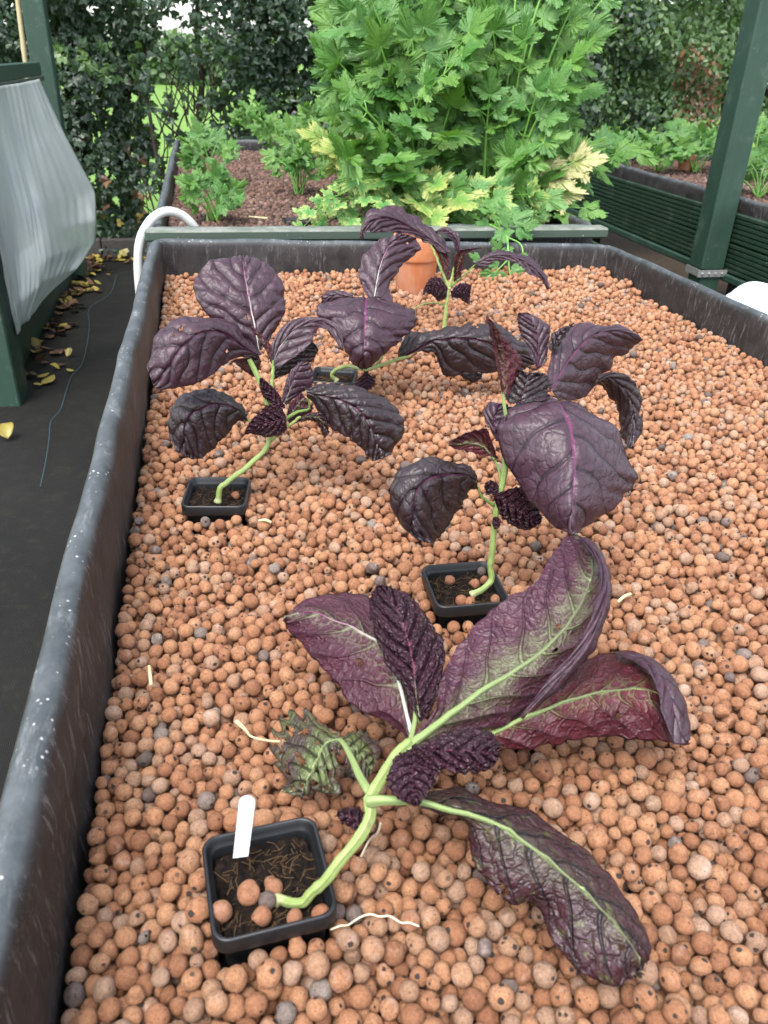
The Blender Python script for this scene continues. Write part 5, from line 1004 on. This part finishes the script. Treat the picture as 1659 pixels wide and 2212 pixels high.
# small celery plants
def small(px, py, z, h, n, sp_, label, seed, ls=.034, mats=('cel', 'cel_lt'), grp='small celery plants', y=None):
    b = at(px, py, 2, z); g = np.random.default_rng(seed); tp = []
    for i in range(n):
        a = g.uniform(0, 6.28); rr_ = sp_*math.sqrt(g.uniform(.05, 1)); tp.append((b[0]+rr_*math.cos(a), b[1]+rr_*math.sin(a), z+h*g.uniform(.45, 1.)*(1-.35*rr_/sp_)))
    return celery_plant(tuple(b), tp, label, seed, ls, mats, 1, grp, .003, .2, .008)
GS = 'young celery plants in the rear bed'; GR = 'young celery plants in the green sided bed'
small(465, 478, .055, .15, 11, .080, 'young celery plant nearest the white pipe', 601, .040, ('cel', 'cel_lt'), GS)
small(455, 400, .055, .21, 12, .10, 'young celery plant behind the one nearest the white pipe', 602, .046, ('cel', 'cel_lt'), GS)
small(645, 420, .055, .21, 12, .11, 'young celery plant in the middle of the rear bed, upright stalks showing', 603, .046, ('cel', 'cel_lt'), GS)
small(700, 470, .055, .06, 5, .07, 'tiny celery seedling behind the plank', 604, .026, ('cel_lt',), GS)
small(620, 350, .055, .22, 12, .13, 'young celery plant toward the back left of the rear bed', 605, .042, ('cel',), GS)
small(700, 350, .055, .30, 16, .16, 'taller young celery plant beside the big clump on its left', 606, .05, ('cel',), GS)
small(560, 300, .055, .22, 10, .14, 'farthest young celery plant along the back wall of the rear bed', 607, .045, ('cel',), GS)
for i, (x, y_, h, lab) in enumerate(((1350, 352, .17, 'young celery plant at the left end of the green sided bed'), (1420, 370, .19, 'young celery plant second from the left end of the green sided bed'), (1500, 372, .26, 'tall young celery plant left of the near post'), (1560, 365, .2, 'young celery plant directly behind the near post'), (1620, 385, .24, 'young celery plant just right of the near post'), (1640, 425, .16, 'lowest young celery plant at the right edge'), (1690, 395, .25, 'young celery plant cut by the right edge'), (1600, 355, .24, 'farther young celery plant to the right of the near post'))):
    small(x, y_, .07, h*1.05, 12, .13, lab, 620+i, .048, ('cel', 'cel_lt'), GR)
q = at(655, 322, 2, .06); terracotta((q[0], q[1]), .036, .065, 'small orange terracotta pot among the young celery in the rear bed', .06)
q = at(1477, 370, 2, .07); terracotta((q[0], q[1]), .034, .06, 'small orange terracotta pot among the celery in the green sided bed', .075)
make_pot(tuple(at(640, 478, 2, .06)[:2]), .035, 3, .065, 'small black pot in the rear bed under mottled celery leaves', 60)
# ------------------------------------------------------------------ hedges
IVY = np.array([(0, 0, 0), (-.42, .02, -.05), (-.50, .38, .0), (-.24, .46, .03), (0, 1., -.08), (.24, .46, .03), (.50, .38, 0), (.42, .02, -.05)])
OVL = np.array([(0, 0, 0), (-.26, .25, -.03), (-.28, .6, -.02), (0, 1., -.08), (.28, .6, -.02), (.26, .25, -.03)])
def leaf_cloud(C_, S_, g, shape, out, tilt=.7):
    n = len(C_); k = len(shape); N_ = np.array(out)[None]*1.+g.normal(size=(n, 3))*tilt; N_ /= np.linalg.norm(N_, axis=1)[:, None]
    D = g.normal(size=(n, 3))+np.array([0, 0, -.9]); D -= (D*N_).sum(1)[:, None]*N_; D /= np.linalg.norm(D, axis=1)[:, None]+1e-9; X_ = np.cross(D, N_)
    V = C_[:, None]+(shape[None, :, 0, None]*X_[:, None]+shape[None, :, 1, None]*D[:, None]+shape[None, :, 2, None]*N_[:, None])*S_[:, None, None]
    i = np.arange(n)[:, None]*k
    if k == 8: F = np.concatenate([i+np.array([[0, 1, 2, 3]]), i+np.array([[0, 3, 4, 5]]), i+np.array([[0, 5, 6, 7]])])
    else: F = np.concatenate([i+np.array([[0, 1, 2, 3]]), i+np.array([[0, 3, 4, 5]])])
    return V.reshape(-1, 3), F, np.repeat(g.random(n), k)
def hedge(name, label, pts_fn, n, seed, mat, shape, size, out=(0, -1, .35), trunks=(), cat='hedge', extra=()):
    g = np.random.default_rng(seed); C_ = pts_fn(g, n); Sz = g.uniform(.65, 1.25, len(C_))*size
    c0 = C_.mean(0); e = empty(name, (c0[0], c0[1], GZ), label, cat)
    V, F, rd = leaf_cloud(C_, Sz, g, shape, out); o = mk('foliage', V, [F], M[mat], e, smooth=False, attr={'rand': rd}); o['kind'] = 'stuff'
    for m2, f2, n2, s2 in extra:
        C2 = f2(g, n2); V, F, rd = leaf_cloud(C2, g.uniform(.6, 1.2, len(C2))*s2, g, shape, out); o = mk('foliage', V, [F], M[m2], e, smooth=False, attr={'rand': rd}); o['kind'] = 'stuff'
    for tr_ in trunks: MB().tube(cr_interp(tr_[0], 14), np.linspace(tr_[1], tr_[2], 14), 8).build('trunk' if tr_[1] > .02 else 'branch', M['bark'], e)
    return e
def ppt(px, py, y): return np.array([at(a, b, 1, c) for a, b, c in zip(px, py, y)])
def region(x0, x1, y0, y1, d0, d1, keep=None, ex=2.):
    def f(g, n):
        px = g.uniform(x0, x1, n); py = g.uniform(y0, y1, n); y = d0+(d1-d0)*g.random(n)**ex
        k = np.ones(n, bool) if keep is None else keep(px, py, y, g)
        P = np.stack([CAM[i]+0*px for i in range(3)], 1); d = CF[None]+CR[None]*((px-W/2)/FPX)[:, None]+CU[None]*((H/2-py)/FPX)[:, None]
        y = y+.10*snoise(px/300, py/300, 8, 1.)
        P = CAM+d*((y/d[:, 1]))[:, None]; k &= (P[:, 2] > GZ+.02) & (P[:, 2] < 2.9); return P[k]
    return f
def clump(px, py, s1, f): return snoise(px/400, py/400, s1, f)
def keepL(px, py, y, g):
    edge = 318+18*np.sin(py/40.)+14*snoise(py/200, 0*py, 3, 2.); return (px < edge+g.normal(0, 8, len(px))) & (clump(px, py, 2, 9.) > -.52+.45*np.exp(-((px-90)/70)**2-((py-280)/80)**2))
hedge('ivy_hedge', 'dark ivy clad hedge at the left behind the polythene sheet', region(-420, 345, -330, 640, 4.95, 5.6, keepL), 34000, 701, 'ivy', IVY, .041,
      trunks=[([tuple(at(150, 420, 1, 5.2)), tuple(at(170, 250, 1, 5.2)), tuple(at(140, 60, 1, 5.2)), tuple(at(120, -200, 1, 5.2))], .07, .05), ([tuple(at(280, 470, 1, 5.25)), tuple(at(260, 260, 1, 5.25)), tuple(at(290, 60, 1, 5.25)), tuple(at(300, -200, 1, 5.25))], .05, .035)],
      extra=[('ivy_lt', region(120, 300, 90, 170, 4.9, 5.1, lambda a, b, c, g: clump(a, b, 5, 5.) > .1), 260, .045), ('hedge_brown', region(60, 330, 200, 560, 4.9, 5.2, lambda a, b, c, g: clump(a, b, 6, 5.) > .55), 500, .05), ('yellow_leaf', region(180, 330, 430, 540, 4.85, 5.1, lambda a, b, c, g: clump(a, b, 7, 6.) > .6), 160, .055)])
def keepM(px, py, y, g):
    edge = 490+25*np.sin(py/55.)+18*snoise(py/200, 0*py, 13, 2.); low = (px < 760) & (py > 190); thin = low & (g.random(len(px)) < .62)
    return (px > edge+g.normal(0, 12, len(px))) & ~thin & (clump(px, py, 12, 9.) > -.55)
hedge('ivy_hedge', 'dark ivy clad hedge in the middle, behind the tall celery', region(455, 1300, -330, 360, 4.95, 5.7, keepM), 34000, 702, 'ivy', IVY, .041,
      trunks=[([tuple(at(x, 330, 1, 5.3)), tuple(at(x+dx*.5, 120, 1, 5.3)), tuple(at(x+dx, -200, 1, 5.3))], .03, .02) for x, dx in ((560, 20), (640, -30), (700, 15), (900, 30), (1080, -10))],
      extra=[('ivy_lt', region(480, 720, 150, 320, 5.0, 5.4, lambda a, b, c, g: clump(a, b, 15, 5.) > .1), 900, .04)])
# sparse shrub in the gap: twigs, trunks, few leaves
g = np.random.default_rng(9); tw = []
tw.append(([tuple(at(424, 330, 1, 5.0)), tuple(at(430, 250, 1, 5.0)), tuple(at(436, 170, 1, 5.0)), tuple(at(425, 60, 1, 5.0)), tuple(at(440, -150, 1, 5.0))], .020, .012))
tw.append(([tuple(at(345, 380, 1, 4.9)), tuple(at(330, 290, 1, 4.95)), tuple(at(318, 200, 1, 5.0)), tuple(at(312, 60, 1, 5.1))], .012, .007))
for i in range(46):
    x0 = g.uniform(305, 500); y0 = g.uniform(250, 480) if x0 < 370 else g.uniform(240, 310); a = g.normal(-1.57, .5); L_ = g.uniform(60, 220); dd = g.uniform(4.8, 5.3)
    p = [(x0+L_*t*math.cos(a)+g.normal(0, 6), y0+L_*t*math.sin(a)+g.normal(0, 4)) for t in (0, .35, .7, 1.)]; tw.append(([tuple(at(q[0], q[1], 1, dd)) for q in p], g.uniform(.0025, .006), .0015))
def keepG(px, py, y, g):
    c = clump(px, py, 31, 6.); white = (np.hypot((px-362)/38, (py-75)/42) < 1); return (c > np.where(py < 130, -.3, np.where(py < 260, .38, np.where(px > 400, .1, .3)))) & ~(white & (g.random(len(px)) < .93))
hedge('thin_shrub', 'thin see-through shrub with bright lawn showing between its twigs', region(300, 520, -250, 420, 4.75, 5.2, keepG), 3400, 703, 'ivy', IVY, .040, trunks=tw, cat='shrub', extra=[('ivy_lt', region(300, 500, 60, 330, 4.8, 5.1, lambda a, b, c, g: clump(a, b, 35, 7.) > .45), 300, .036)])
def keepR(px, py, y, g):
    hole = (px > 1545) & (py > 150) & (clump(px, py, 41, 5.) > .0); thin = (py > 190) & (g.random(len(px)) < .25); return ~(hole & (g.random(len(px)) < .8)) & ~thin
hedge('garden_hedge', 'mid green small leaved hedge at the right with a dead brown patch', region(1190, 2150, -330, 420, 4.6, 5.5, keepR), 44000, 704, 'hedge', OVL, .034, out=(-.25, -1, .4),
      trunks=[([tuple(at(x, 350, 1, 5.1)), tuple(at(x+dx*.5, 150, 1, 5.1)), tuple(at(x+dx, -200, 1, 5.1))], .025, .015) for x, dx in ((1330, 20), (1440, -30), (1560, 15), (1640, 40))],
      extra=[('ivy', region(1190, 1420, -200, 330, 4.6, 5.2, lambda a, b, c, g: clump(a, b, 43, 4.) > -.1), 7000, .042),
             ('hedge_brown', region(1455, 1560, 90, 290, 4.6, 4.95, lambda a, b, c, g: np.hypot((a-1510)/40, (b-190)/85)+g.normal(0, .55, len(a)) < 1), 1100, .036)])
# distant background: far hedge and pale house beyond the lawn
def far_hedge(x0, x1, y, h, seed, label, mat='hedge'):
    def f(g, n):
        x = g.uniform(x0, x1, n); z = GZ+h*g.random(n)**.8*(1+.25*snoise(x/6, 0*x, seed, 2.)); return np.stack([x, y+g.uniform(-.6, .6, n), z], 1)
    return hedge('far_hedge', label, f, 9000, seed, mat, OVL, .28)
far_hedge(-16, 2.5, 32, 1.35, 801, 'low distant hedge across the lawn, seen through the gap')
far_hedge(4, 24, 20, 2.2, 802, 'distant hedge across the lawn behind the right hedge')
# ------------------------------------------------------------------ leaf litter along the path
def fallen(x, y, s_, yel, label, grp, g):
    nn_ = 9; th = np.linspace(0, 1, nn_); w_ = np.sin(th*math.pi)**.7*.36; V = []; cl = g.uniform(.1, .7)
    for t, ww in zip(th, w_):
        for u in (-1, -.5, 0, .5, 1): V.append((u*ww, t-.5, cl*(u*ww)**2*2.+.10*math.sin(t*4+cl*9)))
    V = np.array(V)*s_; a = g.uniform(0, 6.28); R3 = np.array(Matrix.Rotation(a, 3, 'Z') @ Matrix.Rotation(g.normal(0, .3), 3, 'X')); V = V@R3.T; V[:, 2] -= V[:, 2].min()
    o = mk('fallen_leaf', V, [grid_faces(5, nn_)], M['yellow_leaf' if yel else 'brown_leaf'], attr={'rand': np.full(len(V), g.random())}); o.location = (x, y, GZ+.022); md = o.modifiers.new('t', 'SOLIDIFY'); md.thickness = .0006; tag(o, label, 'fallen leaf', grp)
g = np.random.default_rng(15)
for i in range(120):
    y = 2.75+g.random()**.8*2.1; x = -.705+abs(g.normal(0, .055))+.03*(y > 4)
    yel = g.random() < .25; fallen(x, y, g.uniform(.028, .06), yel, ('yellow' if yel else 'brown')+' dead leaf in the litter line along the left side of the path', ('yellow' if yel else 'brown')+' leaf litter beside the path', g)
for i in range(45):
    x = g.uniform(-.66, -.2); y = 4.83-abs(g.normal(0, .06)); yel = g.random() < .3; fallen(x, y, g.uniform(.03, .055), yel, ('yellow' if yel else 'brown')+' dead leaf against the timber edging at the end of the path', ('yellow' if yel else 'brown')+' leaves against the edging', g)
for (px, py), s_, yel, lab in (((12, 940), .075, 1, 'large bright yellow leaf at the left edge of the path'), ((150, 768), .04, 1, 'lone pale green leaf, upper of two on the dark path'), ((152, 802), .03, 1, 'lone pale green leaf, lower of two on the dark path'), ((105, 825), .06, 1, 'long pale yellow leaf lying flat beside the litter'), ((236, 600), .03, 1, 'single tiny yellow leaf near the far end of the path')):
    q = at(px, py, 2, GZ+.02); fallen(q[0], q[1], s_, yel, lab, None, g)
# blue thread on the path, roots and straws on the pebbles
th_ = [at(*k2(*p), 2, GZ+.022) for p in ((985, 420), (930, 580), (760, 700), (755, 850), (735, 1010), (690, 1180), (610, 1270), (560, 1400), (510, 1560), (430, 1660), (415, 1800), (385, 2000), (340, 2211))]
o = MB().tube(cr_interp(th_, 90), .0007, 5).build('thread', M['thread']); tag(o, 'thin blue thread running along the dark path', 'thread')
def strand(k, pts, r, label, mat='root', cat='root', name='root'):
    o = MB().tube(cr_interp([to3(p[:2], k, 2, p[2] if len(p) > 2 else .015) for p in pts], 40), r, 6).build(name, M[mat]); tag(o, label, cat)
strand(k0, [(714, 2008, .018), (735, 2000, .020), (752, 1998, .019), (775, 1983, .020), (798, 1975, .020), (822, 1980, .019), (842, 1979, .020), (866, 1993, .019), (884, 1993, .019), (905, 2001, .017)], .0006, 'long pale root on the pebbles right of the nearest pot')
strand(k0, [(822, 1778, .055), (815, 1800, .045), (798, 1815, .028), (780, 1850, .015)], .0007, 'pale hanging root beside the thick stem of the nearest plant')
strand(k0, [(508, 1558), (530, 1578), (545, 1592, .018), (580, 1600), (605, 1602)], .0009, 'dry frayed string left of the holey leaf', 'straw', 'string', 'string')
strand(k0, [(512, 1556), (528, 1572, .018), (540, 1590)], .0008, 'short second end of the frayed string', 'straw', 'string', 'string')
for p, lab in ((((322, 1440), (326, 1480)), 'small pale straw on the pebbles near the left wall'), (((1335, 1300), (1362, 1283)), 'short pale chip on the pebbles right of the huge leaf'), (((560, 1125), (585, 1128)), 'curled yellow scrap below the left pot')):
    strand(k0, [(p[0][0], p[0][1], .014), ((p[0][0]+p[1][0])/2, (p[0][1]+p[1][1])/2-3, .017), (p[1][0], p[1][1], .014)], .0016, lab, 'straw', 'straw', 'straw')
strand(crop(480, 440, 2.212), [(900, 735, .06), (1045, 748, .06)], .003, 'flat straw on the brown pebbles in the rear bed', 'straw', 'straw', 'straw')
